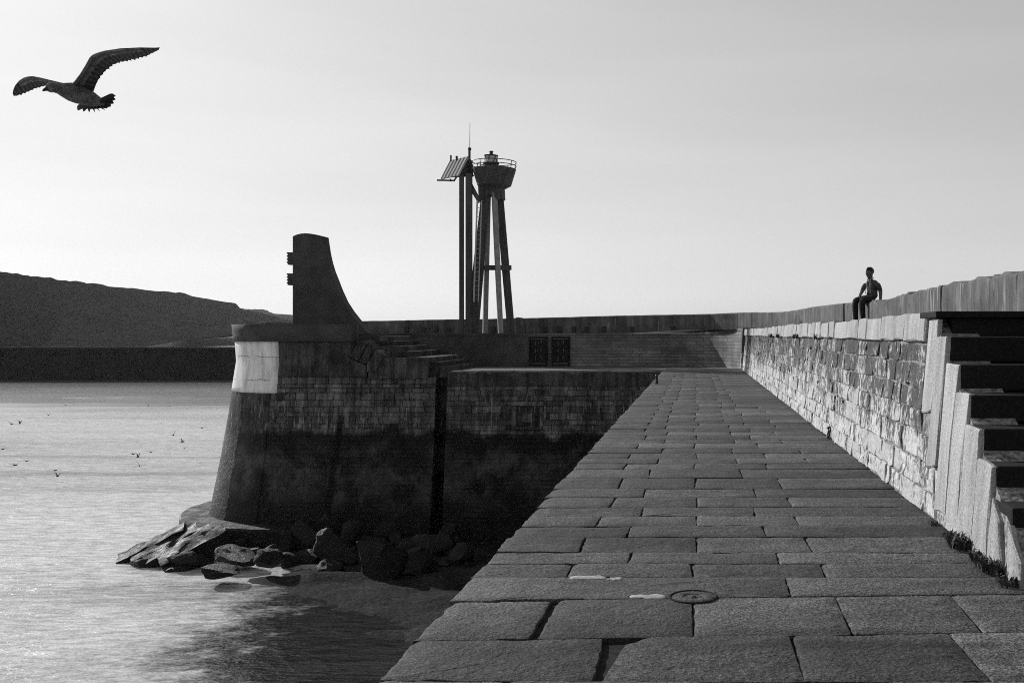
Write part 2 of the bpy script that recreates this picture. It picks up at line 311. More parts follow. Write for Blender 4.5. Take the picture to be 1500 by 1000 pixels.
def prism(bm, poly, d):
    """poly: list of 3d points, extruded by the vector d"""
    d = Vector(d); a = [bm.verts.new(p) for p in poly]; b = [bm.verts.new(Vector(p) + d) for p in poly]; n = len(poly)
    bm.faces.new(a); bm.faces.new(b[::-1])
    for i in range(n): bm.faces.new((a[i], b[i], b[(i+1) % n], a[(i+1) % n]))

def slab_mesh(outline, top, bev, depth, rng, jag, step=0.10, dome=0.0, chips=0):
    """a worn flagstone: outline (ccw xy corners) resampled and jagged, worn arris (bev: one width, or one per side), vertical sides"""
    pts, ins, bv = [], [], []
    n = len(outline); bevs = bev if isinstance(bev, (list, tuple)) else [bev] * n
    ctr = Vector((sum(p[0] for p in outline) / n, sum(p[1] for p in outline) / n))
    for i in range(n):
        a, b = Vector(outline[i]), Vector(outline[(i+1) % n]); L = (b - a).length; k = max(1, int(L / step)); nv = Vector((-(b-a).y, (b-a).x)).normalized()
        runs = []
        for _ in range(chips if i in (0, 2) else 0):
            u = rng.random(); runs.append((u, u + rng.uniform(0.06, 0.3), rng.uniform(0.006, 0.022)))
        for j in range(k):
            q = a.lerp(b, j / k); w_ = bevs[i % len(bevs)] * rng.uniform(0.5, 1.5)
            if j == 0:
                d = (ctr - q).normalized(); q = q + d * rng.uniform(0.2, 1.5) * jag * (1.2 if rng.random() < 0.85 else 4.0); ins.append(d)
            else:
                jg = rng.uniform(-0.4, 1.0) * jag + sum(c for u0, u1, c in runs if u0 < j / k < u1); q = q + nv * jg; ins.append(nv)
            pts.append(q); bv.append(w_)
    c = sum(pts, Vector((0, 0))) / len(pts); verts, faces = [], []; m = len(pts)
    for f_in, f_dn in ((0.0, None), (0.0, 0.9), (0.2, 0.55), (1.1, 0.0)):
        for p, d, w_ in zip(pts, ins, bv): verts.append((p.x + d.x * w_ * f_in, p.y + d.y * w_ * f_in, top - (depth if f_dn is None else w_ * f_dn)))
    for r in range(3):
        for i in range(m): faces.append((r*m + i, r*m + (i+1) % m, (r+1)*m + (i+1) % m, (r+1)*m + i))
    for p in pts: verts.append((p.x + (c.x - p.x) * 0.45, p.y + (c.y - p.y) * 0.45, top + dome + rng.uniform(-0.002, 0.002)))
    verts.append((c.x, c.y, top + dome)); ci = len(verts) - 1
    for i in range(m):
        faces.append((3*m + i, 3*m + (i+1) % m, 4*m + (i+1) % m, 4*m + i)); faces.append((4*m + i, 4*m + (i+1) % m, ci))
    return verts, faces

# ------------------------------------------------------------------ the setting: sea, mud, hills, far jetty
bm = bmesh.new()
vs = [bm.verts.new(p) for p in ((-2600, -300, SEA), (2600, -300, SEA), (2600, 3600, SEA), (-2600, 3600, SEA))]; bm.faces.new(vs)
tag(bm_obj('sea', bm, M['water']), 'pale shallow harbour water with low ripples', kind='structure')

def interp(tab, t):
    if t <= tab[0][0]: return tab[0][1]
    for (a, va), (b, vb) in zip(tab, tab[1:]):
        if t <= b: return va + (vb - va) * (t - a) / (b - a)
    return tab[-1][1]
SHORE = [(6, 0.5), (10, -0.4), (15, -2.2), (21, -4.6), (25, -6.5), (28.4, -9.0), (31, -10.5), (33, -12.6), (36, -14.0), (38, -16), (43, -19)]
def mud_grid():
    verts, faces = [], []; nx, ny = 240, 300
    for j in range(ny + 1):
        Y = 6 + (43.5 - 6) * j / ny
        for i in range(nx + 1):
            Xp = -23.5 + (-1.5 + 23.5) * i / nx
            n1 = mnoise.noise(Vector((Xp * 0.35, Y * 0.55, 1.3))); n2 = mnoise.noise(Vector((Xp * 1.3, Y * 1.7, 5.1)))
            sd = (Xp - interp(SHORE, Y)) + n1 * 1.6
            fr = mnoise.fractal(Vector((Xp * 0.5, Y * 0.9, 2.2)), 0.7, 2.1, 6)
            h = max(-0.5, min(0.20, sd * 0.045)) + n1 * 0.03 + fr * 0.075
            ridge = math.exp(-((Y - 35.6 - 0.25 * math.sin(Xp)) / 0.55) ** 2) * max(0, 1 - abs(Xp + 13.6) / 3.2) * 0.36
            verts.append((Xp, Y, SEA + h + ridge - 0.02))
    for j in range(ny):
        for i in range(nx):
            a = j * (nx + 1) + i; faces.append((a, a + 1, a + nx + 2, a + nx + 1))
    return mesh_obj('mud_flat', verts, faces, M['mud'], smooth=True)
tag(mud_grid(), 'dark wet mud bank beside the quay', kind='structure')
def bar_mound(x0, x1, Y, dep, h, skew):
    verts, faces = [], []; n, k = 40, 6
    for i in range(n + 1):
        t = i / n; wd = dep * math.sin(math.pi * t) ** 0.7 + 0.05
        for j in range(k + 1):
            s = j / k * 2 - 1
            verts.append((x0 + (x1 - x0) * t, Y + skew * t + s * wd + mnoise.noise(Vector((t * 9, Y, 0))) * wd * 0.5, SEA - 0.04 + h * (1 - s * s) * math.sin(math.pi * t) ** 0.6))
    for i in range(n):
        for j in range(k):
            a = i * (k + 1) + j; faces.append((a, a + k + 1, a + k + 2, a + 1))
    return tag(mesh_obj('sandbar', verts, faces, M['sandbar'], smooth=True), 'thin dark sandbar breaking the pale water', kind='structure')
bar_mound(-140, -50, 118, 4.0, 0.24, 7); bar_mound(-88, -62, 137, 1.0, 0.2, 2); bar_mound(-66, -48, 140, 0.8, 0.18, 1); bar_mound(-60, -48, 158, 0.9, 0.2, 1)

HILL = [(-700, 392), (-420, 380), (-200, 388), (0, 399), (18, 400), (53, 404), (85, 406.5), (90, 411), (123, 413.7), (152, 418), (164, 421), (205, 424.6), (249, 426), (265, 428), (268, 426.4), (285, 433), (311, 437), (346, 443), (349, 450.5), (367, 455), (400, 462), (440, 472), (500, 486)]
HILL2 = [(250, 470), (320, 455), (349, 451), (367, 453), (387, 452.3), (399, 458.6), (425, 460.7), (470, 466), (540, 478), (620, 487)]
def hill(name, tab, x0, x1, dist, depth, rows, step, label, amp):
    verts, faces = [], []; n = int((x1 - x0) / step)
    for i in range(n + 1):
        px = x0 + (x1 - x0) * i / n; D = dist(px); y = interp(tab, px)
        H = EYE + (489 - y) * D / FPX - SEA; X = (px - 1020) * D / FPX
        for j in range(rows + 1):
            t = j / rows * 1.6
            prof = 1 - (1 - min(t, 1)) ** 1.7 if t < 1 else 1 - (t - 1) * 1.2
            ysm = sum(interp(tab, px + q * 22) for q in range(-6, 7)) / 13; Hs = EYE + (489 - ysm) * D / FPX - SEA; bl_ = max(0.0, min(1.0, (t - 0.72) / 0.26)) ** 2; Hh = Hs * (1 - bl_) + H * bl_
            ramp_ = max(depth, (D - 520) if t < 1 else 0) * (t - 1)
            dx = X * (ramp_ / D)
            nz = mnoise.fractal(Vector((X * 0.02, t * 4, D * 0.01)), 0.6, 2.0, 5) * amp * 0.25
            nz += (abs(mnoise.noise(Vector((X * 0.11, 3.3, 0)))) * 2.6 + mnoise.noise(Vector((X * 0.35, 1.3, t * 9))) * 1.0 - 0.8) * (1 if 0.9 < t < 1.1 else 0.05)
            verts.append((X + dx * 0.6, D + ramp_, SEA - 1 + (Hh + 1) * prof + nz))
    for i in range(n):
        for j in range(rows):
            a = i * (rows + 1) + j; faces.append((a, a + rows + 1, a + rows + 2, a + 1))
    return tag(mesh_obj(name, verts, faces, M['hill']), label, kind='structure')
hill('hill', HILL, -700, 500, lambda p: 640 + max(p, 0) * 1.5, 300, 30, 3.0, 'long dark scrub covered hill sloping down behind the far jetty', 2.0)
hill('headland', HILL2, 250, 620, lambda p: 2600, 420, 16, 3.0, 'paler headland far behind the dark hill', 1.5)

JD = 189.0
root = empty('breakwater', (-95, JD, SEA)); tag(root, 'long low dark stone breakwater across the harbour below the hill', 'breakwater')
zt = EYE - 19 * JD / FPX - SEA
bm = bmesh.new(); prism(bm, [(-230, -0.9, -1), (-230, 5, -1), (-230, 5, zt - 0.45), (-230, 0, zt - 0.45)], (280, 0, 0)); bm_obj('wall', bm, M['jetty'], root)
bm = bmesh.new(); box(bm, (-230, -0.15, zt - 0.447), (50, 0.75, zt)); bm_obj('parapet', bm, plain('jetty_cap', 0.035, 0.9, 0.1, var=0.2, scale=0.4), root)

# ------------------------------------------------------------------ the walkway with its flagstones
XL, XR = -1.478, 2.043
bm = bmesh.new(); box(bm, (XL + 0.05, -3, -9), (5.6, 44.2, -0.03))
walk = tag(bm_obj('walkway', bm, M['joint']), 'broad granite flagstone walkway leading along the quay', kind='structure')
rows = [3.95, 4.59, 5.29, 6.05, 6.55, 6.95, 7.3, 7.85, 8.3, 8.75, 9.2, 9.75, 10.3, 11.06, 11.8, 12.3, 12.8]
while rows[-1] < 42.6: rows.append(rows[-1] + rnd.uniform(0.50, 0.74))
rows = [r for r in rows if r < 42.8] + [43.1]
special = {1: [-0.47, 0.50, 1.36], 2: [-0.84, -0.02, 0.84, 1.55], 3: [0.58], 4: [-0.86, -0.03, 0.86], 5: [-0.48, 0.58], 6: [-0.87, 0.0, 0.85], 7: [-0.55, 0.55], 8: [-0.84, 0.0, 0.86], 9: [-0.49, 0.52]}
skew = [rnd.uniform(-0.008, 0.008) for _ in rows]; skew[2] = 0.05; skew[3] = 0.05
r2 = random.Random(21)
for k in range(len(rows) - 1):
    y0, y1 = rows[k], rows[k+1]
    js = special.get(k)
    if js is None:
        js = [-0.84, 0.0, 0.86] if k % 2 == 0 else [-0.5, 0.54]
        js = [j + r2.uniform(-0.05, 0.05) for j in js]
        if k % 2 and r2.random() < 0.35: js.append(1.35 + r2.uniform(-0.1, 0.1))
    xs = [XL] + js + [XR + 0.02]
    near = y0 < 9.2
    for a, b in zip(xs, xs[1:]):
        gx = r2.uniform(0.001, 0.004) if near else r2.uniform(0.002, 0.005); gy = r2.uniform(0.0005, 0.0018)
        # joints run with the walkway, crossings lean a little
        la = 0.0 if a == XL else r2.uniform(-0.012, 0.012); lb = 0.0 if b > XR else r2.uniform(-0.012, 0.012)
        out = [(a + gx + la, y0 + gy + skew[k] * (a - 0.3)), (b - gx + lb, y0 + gy + skew[k] * (b - 0.3)), (b - gx - lb, y1 - gy + skew[k+1] * (b - 0.3)), (a + gx - la, y1 - gy + skew[k+1] * (a - 0.3))]
        if a == XL: out[0] = (XL + r2.uniform(-0.02, 0.015), out[0][1]); out[3] = (XL + r2.uniform(-0.02, 0.015), out[3][1])
        if k == 1 and abs(a + 0.47) < 0.01:           # broken corner beside the open joint
            out = [(a + 0.03, y0 + gy), out[1], out[2], (a + 0.21, y1 - gy - 0.01), (a + 0.10, y1 - 0.14)]
        if k == 1 and abs(b + 0.47) < 0.01: out[2] = (b - 0.015, out[2][1])
        if k == 2 and a == XL: out[1] = (out[1][0] - 0.03, out[1][1]); out[2] = (out[2][0] - 0.035, out[2][1])
        top = r2.uniform(-0.006, 0.002) if near else r2.uniform(-0.005, 0.002)
        cx, cy = (a + b) / 2, (y0 + y1) / 2
        v, f = slab_mesh([(p[0] - cx, p[1] - cy) for p in out], 0.0, [0.003, 0.004, 0.003, 0.017], 0.16, r2, 0.008 if a == XL else 0.004, 0.05 if near else 0.12, r2.uniform(-0.006, 0.003), r2.choice((0, 0, 1, 2)) if y0 < 16 else r2.choice((0, 0, 1)))
        s = mesh_obj('paving_slab', v, f, M['paving'], walk, smooth=False, loc=(cx, cy, top))
        s.rotation_euler = (r2.uniform(-0.006, 0.006), r2.uniform(-0.005, 0.005), 0)
        for p in s.data.polygons: p.use_smooth = p.normal.z > 0.97
# pale mortar patches let into the walkway
def patch(x, y, wx, wy, sd):
    rr = random.Random(sd); pts = []
    for i in range(18):
        a = 2 * math.pi * i / 18; pts.append((math.cos(a) * wx / 2 * rr.uniform(0.75, 1.1), math.sin(a) * wy / 2 * rr.uniform(0.7, 1.15)))
    v, f = slab_mesh(pts, 0.0, 0.008, 0.05, rr, 0.004, 0.3)
    mesh_obj('mortar_patch', v, f, M['mortar_patch'], walk, loc=(x, y, 0.007), smooth=True)
patch(-0.29, 6.06, 0.26, 0.12, 3); patch(-0.70, 6.53, 0.28, 0.13, 4); patch(-0.53, 6.50, 0.12, 0.09, 5)
# round iron cover
cov = empty('round_cover', (-0.02, 6.06, 0.006)); tag(cov, 'round iron cover set among the near flagstones', 'cover')
bm = bmesh.new(); lathe(bm, [(0.150, -0.03), (0.150, -0.002), (0.147, 0.002), (0.138, 0.002), (0.134, -0.006), (0.134, -0.03)], 40); bm_obj('rim', bm, M['joint'], cov, True)
bm = bmesh.new(); lathe(bm, [(0.130, -0.03), (0.130, -0.006), (0.124, -0.002), (0.06, 0.001), (0.055, -0.006), (0.02, -0.006), (0.015, 0.003)], 40); bm_obj('lid', bm, M['paving'], cov, True)

# far platform of the lower quay, turning left
FY = 42.4
bm = bmesh.new()
prism(bm, [(-16.0, FY + 1.3, -9), (-10.5, FY + 1.3, -9), (-10.5, FY + 0.3, -9), (2.4, FY + 0.3, -9), (2.4, 50.5, -9), (-16.0, 50.5, -9)], (0, 0, 8.99 - 0.006))
plat = tag(bm_obj('quay_platform', bm, M['concrete']), 'low concrete platform at the far end of the walkway', kind='structure')
r3 = random.Random(5); xx = -10.55
while xx < -1.6:
    L = r3.uniform(0.9, 1.6); e = min(xx + L, -1.5)
    v, f = slab_mesh([(-(e-xx)/2 + .006, -.3), ((e-xx)/2 - .006, -.3), ((e-xx)/2 - .006, .3), (-(e-xx)/2 + .006, .3)], 0, 0.03, 0.24, r3, 0.012, 0.2)
    mesh_obj('edge_stone', v, f, M['concrete'], plat, loc=((xx + e)/2, FY + 0.26, 0.035 + r3.uniform(-.006, .006))); xx = e
bm = bmesh.new(); box(bm, (-1.35, 43.6, -0.02), (1.95, 43.95, 0.10)); bevel(bm, 0.02, 2); kerb = bm_obj('kerb', bm, M['pale'], plat)
p = empty('mooring_post', at(962, 562, 31.9)); tag(p, 'short iron post on the left edge at the far end of the walkway', 'post')
bm = bmesh.new(); lathe(bm, [(0.06, 0), (0.05, 0.05), (0.04, 0.22), (0.055, 0.27), (0.03, 0.30)], 12); bm_obj('shaft', bm, M['iron'], p, True)

# ------------------------------------------------------------------ right hand wall: battered, coursed, with a pale coping
BAT = math.atan(0.147 / 1.8)
WH = 1.80
wall = empty('quay_wall'); tag(wall, 'sunlit stone wall of stained blocks with pale coping along the right of the walkway', 'wall')
def wp(Y, z, d=0.0):
    """point on the battered wall face at Y and height z, d metres proud of it"""
    return Vector((XR + 0.147 * z / 1.8 - d * math.cos(BAT), Y, z + d * math.sin(BAT)))
bm = bmesh.new(); prism(bm, [wp(6.0, -0.1, -0.018), wp(6.0, 0.0, -0.018), wp(8.7, 1.45, -0.018), wp(9.2, 1.76, -0.018), wp(44.3, 1.76, -0.018), wp(44.3, -0.1, -0.018)], (0.35, 0, 0))
bm_obj('core', bm, M['mortar'], wall)
def face_block(corners, nrm, t, rng, cham=0.02, back=0.12, jit=0.008):
    """stone block from 4 corner points on a surface, t proud, with a worn chamfer"""
    nrm = Vector(nrm); c = sum(corners, Vector()) / 4
    def js(p, k): return p + Vector((rng.uniform(-jit, jit), rng.uniform(-jit, jit), rng.uniform(-jit, jit))) * k
    n = 2
    ring = []
    for i in range(4):
        a, b = corners[i], corners[(i+1) % 4]
        for k in range(n): ring.append(a.lerp(b, k / n))
    ring = [js(p, 1.0) for p in ring]; m = len(ring)
    verts = [p - nrm * back for p in ring] + [p + nrm * (t - cham) for p in ring]
    fr = [p + nrm * t + (c - p).normalized() * cham * rng.uniform(0.8, 1.6) for p in ring]
    verts += [js(p, 0.6) for p in fr]; verts.append(c + nrm * (t + rng.uniform(-0.3, 0.6) * cham))
    faces = []
    for r in range(2):
        for i in range(m): faces.append((r*m + i, r*m + (i+1) % m, (r+1)*m + (i+1) % m, (r+1)*m + i))
    for i in range(m): faces.append((2*m + i, 2*m + (i+1) % m, 3*m))
    return verts, faces
nW = Vector((-math.cos(BAT), 0, math.sin(BAT)))
cz = [0.0, 0.20, 0.43, 0.68, 0.88, 1.09, 1.32, 1.52]
r4 = random.Random(11); far_v, far_f = [], []; blocks = []
for c in range(7):
    z0, z1 = cz[c], cz[c+1]; ymin = 7.72 if z1 < 0.3 else 8.12 if z1 < 0.55 else 8.92 if z1 < 0.85 else 9.33
    Y = ymin
    while Y < 44.0:
        L = r4.choice((0.22, 0.3, 0.36, 0.44, 0.54, 0.68, 0.85)) * r4.uniform(0.9, 1.1); e = min(Y + L, 44.2)
        zs = [z0 + 0.006 + r4.uniform(-.008, .012), z0 + 0.006 + r4.uniform(-.008, .012), z1 - 0.006 + r4.uniform(-.012, .008), z1 - 0.006 + r4.uniform(-.012, .008)]
        q = [wp(e - .004, zs[0]), wp(Y + .004, zs[1]), wp(Y + .004, zs[2]), wp(e - .004, zs[3])]
        blocks.append((Y, q, r4.uniform(-0.010, 0.003))); Y = e
blocks.sort(key=lambda b: b[0])
for i, (Y, q, t) in enumerate(blocks):
    v, f = face_block(q, nW, t, r4, 0.006, 0.08, 0.013)
    if i < 296:
        c = sum(q, Vector()) / 4; mesh_obj('stone', [Vector(p) - c for p in v], f, M['lime'], wall, loc=c)
    else:
        k = len(far_v); far_v += v; far_f += [tuple(x + k for x in ff) for ff in f]
tag(mesh_obj('far_stonework', far_v, far_f, M['lime'], wall), kind='stuff')
Y = 9.33
while Y < 44.0:
    L = r4.choice((0.55, 0.62, 0.75, 0.95)); e = min(Y + L, 44.25); z1 = WH + 0.012 * math.sin(Y * 0.35) + r4.uniform(-.012, .010); zb = 1.53 + r4.uniform(-.01, .012)
    q = [wp(e - .005, zb), wp(Y + .005, zb), wp(Y + .005, z1), wp(e - .005, z1)]
    v, f = face_block(q, nW, 0.035 + r4.uniform(-.006, .012), r4, 0.014, 0.5, 0.008)
    c = sum(q, Vector()) / 4; mesh_obj('coping_stone', [Vector(p) - c for p in v], f, M['pale'], wall, loc=c); Y = e
# buttress at the far corner
bm = bmesh.new(); prism(bm, [(1.96, 44.25, -0.05), (2.6, 44.25, -0.05), (2.6, 44.25, 1.88), (2.06, 44.25, 1.88)], (0, 0.42, 0)); bevel(bm, 0.03, 2); bm_obj('end_pier', bm, M['lime'], wall)
# mooring ring low on the wall
mr = empty('mooring_ring', wp(15.2, 0.14, 0.03)); tag(mr, 'small iron mooring ring hanging low on the sunlit wall', 'ring')
bm = bmesh.new(); tube(bm, [(0.02 * math.sin(2*math.pi*i/20), 0.075 * math.cos(2*math.pi*i/20), 0.075 * math.sin(2*math.pi*i/20) - 0.05) for i in range(21)], 0.016, 8, False); bm_obj('ring', bm, M['iron'], mr, True)
bm = bmesh.new(); tube(bm, [(0.06, 0, 0.03), (-0.01, 0, 0.03), (-0.025, 0, 0.01)], 0.018, 8); bm_obj('staple', bm, M['iron'], mr, True)

# stairs at the near end of the wall, climbing away from the camera
RISE, GO, SY = 0.225, 0.39, 8.94
st = empty('stone_stairs', (0, 0, 0)); tag(st, 'stone stairs with pale sunlit ends and shade painted into the dark steps, climbing beside the near end of the wall', 'stairs')
r5 = random.Random(3)
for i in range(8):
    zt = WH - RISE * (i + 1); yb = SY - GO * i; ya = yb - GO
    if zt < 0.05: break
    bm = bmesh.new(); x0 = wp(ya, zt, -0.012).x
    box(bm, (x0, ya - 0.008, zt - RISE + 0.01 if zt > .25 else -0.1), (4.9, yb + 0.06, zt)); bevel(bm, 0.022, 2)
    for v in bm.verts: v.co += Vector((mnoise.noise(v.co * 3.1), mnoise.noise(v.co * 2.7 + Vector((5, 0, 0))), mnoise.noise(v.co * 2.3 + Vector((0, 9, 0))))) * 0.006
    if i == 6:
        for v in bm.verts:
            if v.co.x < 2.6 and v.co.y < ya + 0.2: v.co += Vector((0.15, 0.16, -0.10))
    bm_obj('step', bm, M['stair'], st)  # step darkness is shade painted into the stone colour
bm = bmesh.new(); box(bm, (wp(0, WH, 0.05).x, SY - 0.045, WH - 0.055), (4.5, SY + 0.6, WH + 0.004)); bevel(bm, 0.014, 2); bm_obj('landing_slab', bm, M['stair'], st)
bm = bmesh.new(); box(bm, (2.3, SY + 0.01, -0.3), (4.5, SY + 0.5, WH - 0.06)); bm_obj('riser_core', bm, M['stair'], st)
lowz = [0.86, 0.40, 0.10, 0.08, -0.05, -0.05, -0.05, -0.05]
for i in range(8):
    zt = WH - RISE * i - (0.06 if i == 0 else 0.0); ya, yb = SY - GO * (i - 1) - GO, SY - GO * (i - 1)
    zb = lowz[i]
    q0 = [wp(yb - .006 + 0.0, zb), wp(ya + .006, zb + (0.06 if i in (0, 1) else 0)), wp(ya + .006, zt), wp(yb - .006, zt)]
    if i == 7: q0 = [wp(yb, -0.05), wp(ya + 0.02, -0.05), wp(ya + 0.08, 0.15), wp(yb - .03, 0.34)]
    if i == 6: q0[2] = wp(ya + 0.17, zt - 0.12)
    v, f = face_block(q0, nW, 0.012 + r5.uniform(-.003, .006), r5, 0.012, 0.03, 0.010)
    mesh_obj('end_slab', v, f, M['pale'], st)  # thin sunlit ends of the same steps, without the painted shade
# broken stone lying where the lowest step has crumbled
def boulder(name, c, dims, rot, seed, mat, parent=None, cuts=10, sub=2, lo=0.40, hi=0.80):
    rr = random.Random(seed); bm = bmesh.new(); bmesh.ops.create_icosphere(bm, subdivisions=sub + 1, radius=1.0)
    planes = [(Vector((rr.gauss(0, 1), rr.gauss(0, 1), rr.gauss(0, 1))).normalized(), rr.uniform(lo, hi)) for _ in range(cuts)]
    for v in bm.verts:
        for n, d in planes:
            k = v.co.dot(n) - d
            if k > 0: v.co -= n * k
        v.co += v.co.normalized() * (mnoise.noise(v.co * 2.6 + Vector((seed, 0, 0))) * 0.09 + mnoise.noise(v.co * 7 + Vector((seed, 3, 0))) * 0.035)
        v.co.x *= dims[0] / 2 / 0.78; v.co.y *= dims[1] / 2 / 0.78; v.co.z *= dims[2] / 2 / 0.78
    return bm_obj(name, bm, mat, parent, False, c, rot)
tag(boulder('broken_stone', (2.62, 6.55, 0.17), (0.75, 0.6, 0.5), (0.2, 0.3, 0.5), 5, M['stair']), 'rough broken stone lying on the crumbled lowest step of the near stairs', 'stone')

# ------------------------------------------------------------------ upper level: walkway, sea parapet, far curved wall
PAR = [(4.50, 5.0, 2.44), (4.50, 8.5, 2.44), (4.50, 13.7, 2.455), (4.50, 17.3, 2.50), (4.50, 20.5, 2.46), (4.50, 23.4, 2.43), (4.5, 27.1, 2.44), (4.5, 30.35, 2.53), (4.30, 37, 2.60), (4.08, 41, 2.58), (3.66, 44.5, 2.59), (2.9, 46.9, 2.62), (2.0, 48.7, 2.64), (0.7, 50.1, 2.61), (-0.9, 51.1, 2.59), (-4.7, 52.9, 2.55), (-8, 54.2, 2.49), (-11.1, 55.3, 2.44), (-16.9, 57.0, 2.38), (-22.8, 58.3, 2.32), (-27, 59.0, 2.30)]
def par_at(s):
    acc = 0
    for a, b in zip(PAR, PAR[1:]):
        A, B = Vector(a), Vector(b); L = (B.xy - A.xy).length
        if s <= acc + L:
            p = A.lerp(B, (s - acc) / L); t = (B.xy - A.xy).normalized(); return p, Vector((t.y, -t.x))
        acc += L
    return Vector(PAR[-1]), Vector((0.3, 1)).normalized()
SPAR = sum((Vector(b).xy - Vector(a).xy).length for a, b in zip(PAR, PAR[1:]))
ECX, ECY, EA, EB = -1.7, 44.3, 3.72, 4.9                        # the inside curve where the far wall meets the right hand wall
IN = [(2.19, 8.9), (2.19, 44.3)] + [(ECX + EA * math.cos(R(t)), ECY + EB * math.sin(R(t))) for t in range(6, 91, 6)] + [(-6, 49.2), (-11, 49.3), (-14.4, 49.0), (-17.5, 48.2)]
def in_z(i): return 1.79 if i < 2 else max(1.63, 1.86 - 0.02 * (i - 2))
# floor of the upper level
bm = bmesh.new(); N = 120
inl = [0.0]
for a, b in zip(IN, IN[1:]): inl.append(inl[-1] + math.dist(a, b))
prev = None
for i in range(N + 1):
    t = i / N; s = t * inl[-1]
    for k in range(len(IN) - 1):
        if s <= inl[k+1] + 1e-6: break
    u = (s - inl[k]) / (inl[k+1] - inl[k]); ix = IN[k][0] + (IN[k+1][0] - IN[k][0]) * u; iy = IN[k][1] + (IN[k+1][1] - IN[k][1]) * u
    z = in_z(k) * (1 - u) + in_z(k + 1) * u
    p, n = par_at(4 + t * (SPAR - 4.5)) if t > 0 else par_at(4.0)
    a = bm.verts.new((ix + 0.25 if k == 0 else ix, iy + (0.25 if k > 0 else 0), z - 0.03)); b = bm.verts.new((p.x + n.x * 0.2, p.y + n.y * 0.2, z - 0.05))
    if prev: bm.faces.new((prev[0], a, b, prev[1]))
    prev = (a, b)
tag(bm_obj('upper_walkway', bm, M['concrete']), 'upper walkway behind the wall, level with the eye', kind='structure')
# sea parapet in blocks with open joints and a broken top edge
par = empty('sea_parapet', (4.5, 27, 1.75)); tag(par, 'long weathered concrete parapet running along the outer edge of the pier', 'parapet')
cuts = [0.0, 2.2, 5.4, 9.0, 13.3, 16.9, 20.1, 22.4, 25.35, 25.47, 31.0, 33.2, 37.2]
while cuts[-1] < SPAR - 2: cuts.append(cuts[-1] + 5.5)
cuts.append(SPAR - 0.05); r6 = random.Random(9)
for a, b in zip(cuts, cuts[1:]):
    if abs(a - 25.35) < 1e-6: continue
    n = max(3, int((b - a) / 0.22)); verts, faces = [], []; set_in = r6.uniform(-0.02, 0.03); dz = r6.uniform(-0.015, 0.015); near = a < 25
    for i in range(n + 1):
        s = a + 0.012 + (b - a - 0.024) * i / n; p, nn = par_at(s)
        rough = (mnoise.noise(Vector((s * 1.3, 2.2, 0))) * 0.05 + mnoise.noise(Vector((s * 4.1, 7.2, 0))) * 0.05) if near else mnoise.noise(Vector((s * 2, 1.2, 0))) * 0.01
        zt = p.z + dz + rough
        for dd, z in ((0.02, 1.55), (0.0, 1.75 + (zt - 1.75) * 0.5), (0.0, zt - 0.05), (0.035, zt), (0.42, zt + 0.01 + r6.uniform(-.01, .01)), (0.7, zt - 0.03), (0.72, 1.5)):
            j = r6.uniform(-0.008, 0.008) if near else 0
            verts.append((p.x + nn.x * (dd + set_in) + j - 4.5, p.y + nn.y * (dd + set_in) - 27, z - 1.75))
    m = 7
    for i in range(n):
        for k in range(m - 1): faces.append((i*m + k, i*m + k + 1, (i+1)*m + k + 1, (i+1)*m + k))
    faces.append(tuple(range(m))[::-1]); faces.append(tuple(n*m + k for k in range(m)))
    mesh_obj('parapet_block', verts, faces, M['parapet'], par)
for px in (596, 621, 638, 657, 722, 797, 819, 840, 861, 884, 926, 986):     # drain holes at the foot of the far parapet
    best = min((par_at(s / 10) for s in range(450, int(SPAR * 10))), key=lambda q: abs(1020 + q[0].x * FPX / q[0].y - px)); p, n = best
    bm = bmesh.new(); box(bm, (-0.12, -0.05, -0.14), (0.12, 0.03, 0.14)); o = bm_obj('drain_hole', bm, M['iron'], par, loc=(p.x - n.x * 0.0 - 4.5, p.y - 27, 1.80 - 1.75 + 0.06)); o.rotation_euler = (0, 0, math.atan2(n.y, n.x) - math.pi / 2)
# far wall with the curved corner
fw = empty('far_wall', (-6, 49.2, 0)); tag(fw, 'shaded masonry wall curving round behind the far end of the walkway', 'wall')
verts, faces = [], []; fine = [(2.12, 44.45)] + IN[2:]
for i, (x, y) in enumerate(fine):
    zt = in_z(min(i + 1, 99)); j0 = max(i - 1, 0); j1 = min(i + 1, len(fine) - 1); t = (Vector(fine[j1]) - Vector(fine[j0])).normalized(); n = Vector((t.y, -t.x)); n = n if n.dot(Vector((ECX, 40)) - Vector((x, y))) < 0 else -n
    for d, z in ((0, -0.05), (0, zt - 0.10), (-0.03, zt - 0.10), (-0.03, zt), (0.4, zt), (0.4, -0.05)): verts.append((x + n.x * d + 6, y + n.y * d - 49.2, z))
for i in range(len(fine) - 1):
    for k in range(5): faces.append((i*6 + k, (i+1)*6 + k, (i+1)*6 + k + 1, i*6 + k + 1))
mesh_obj('masonry', verts, faces, M['farwall'], fw)
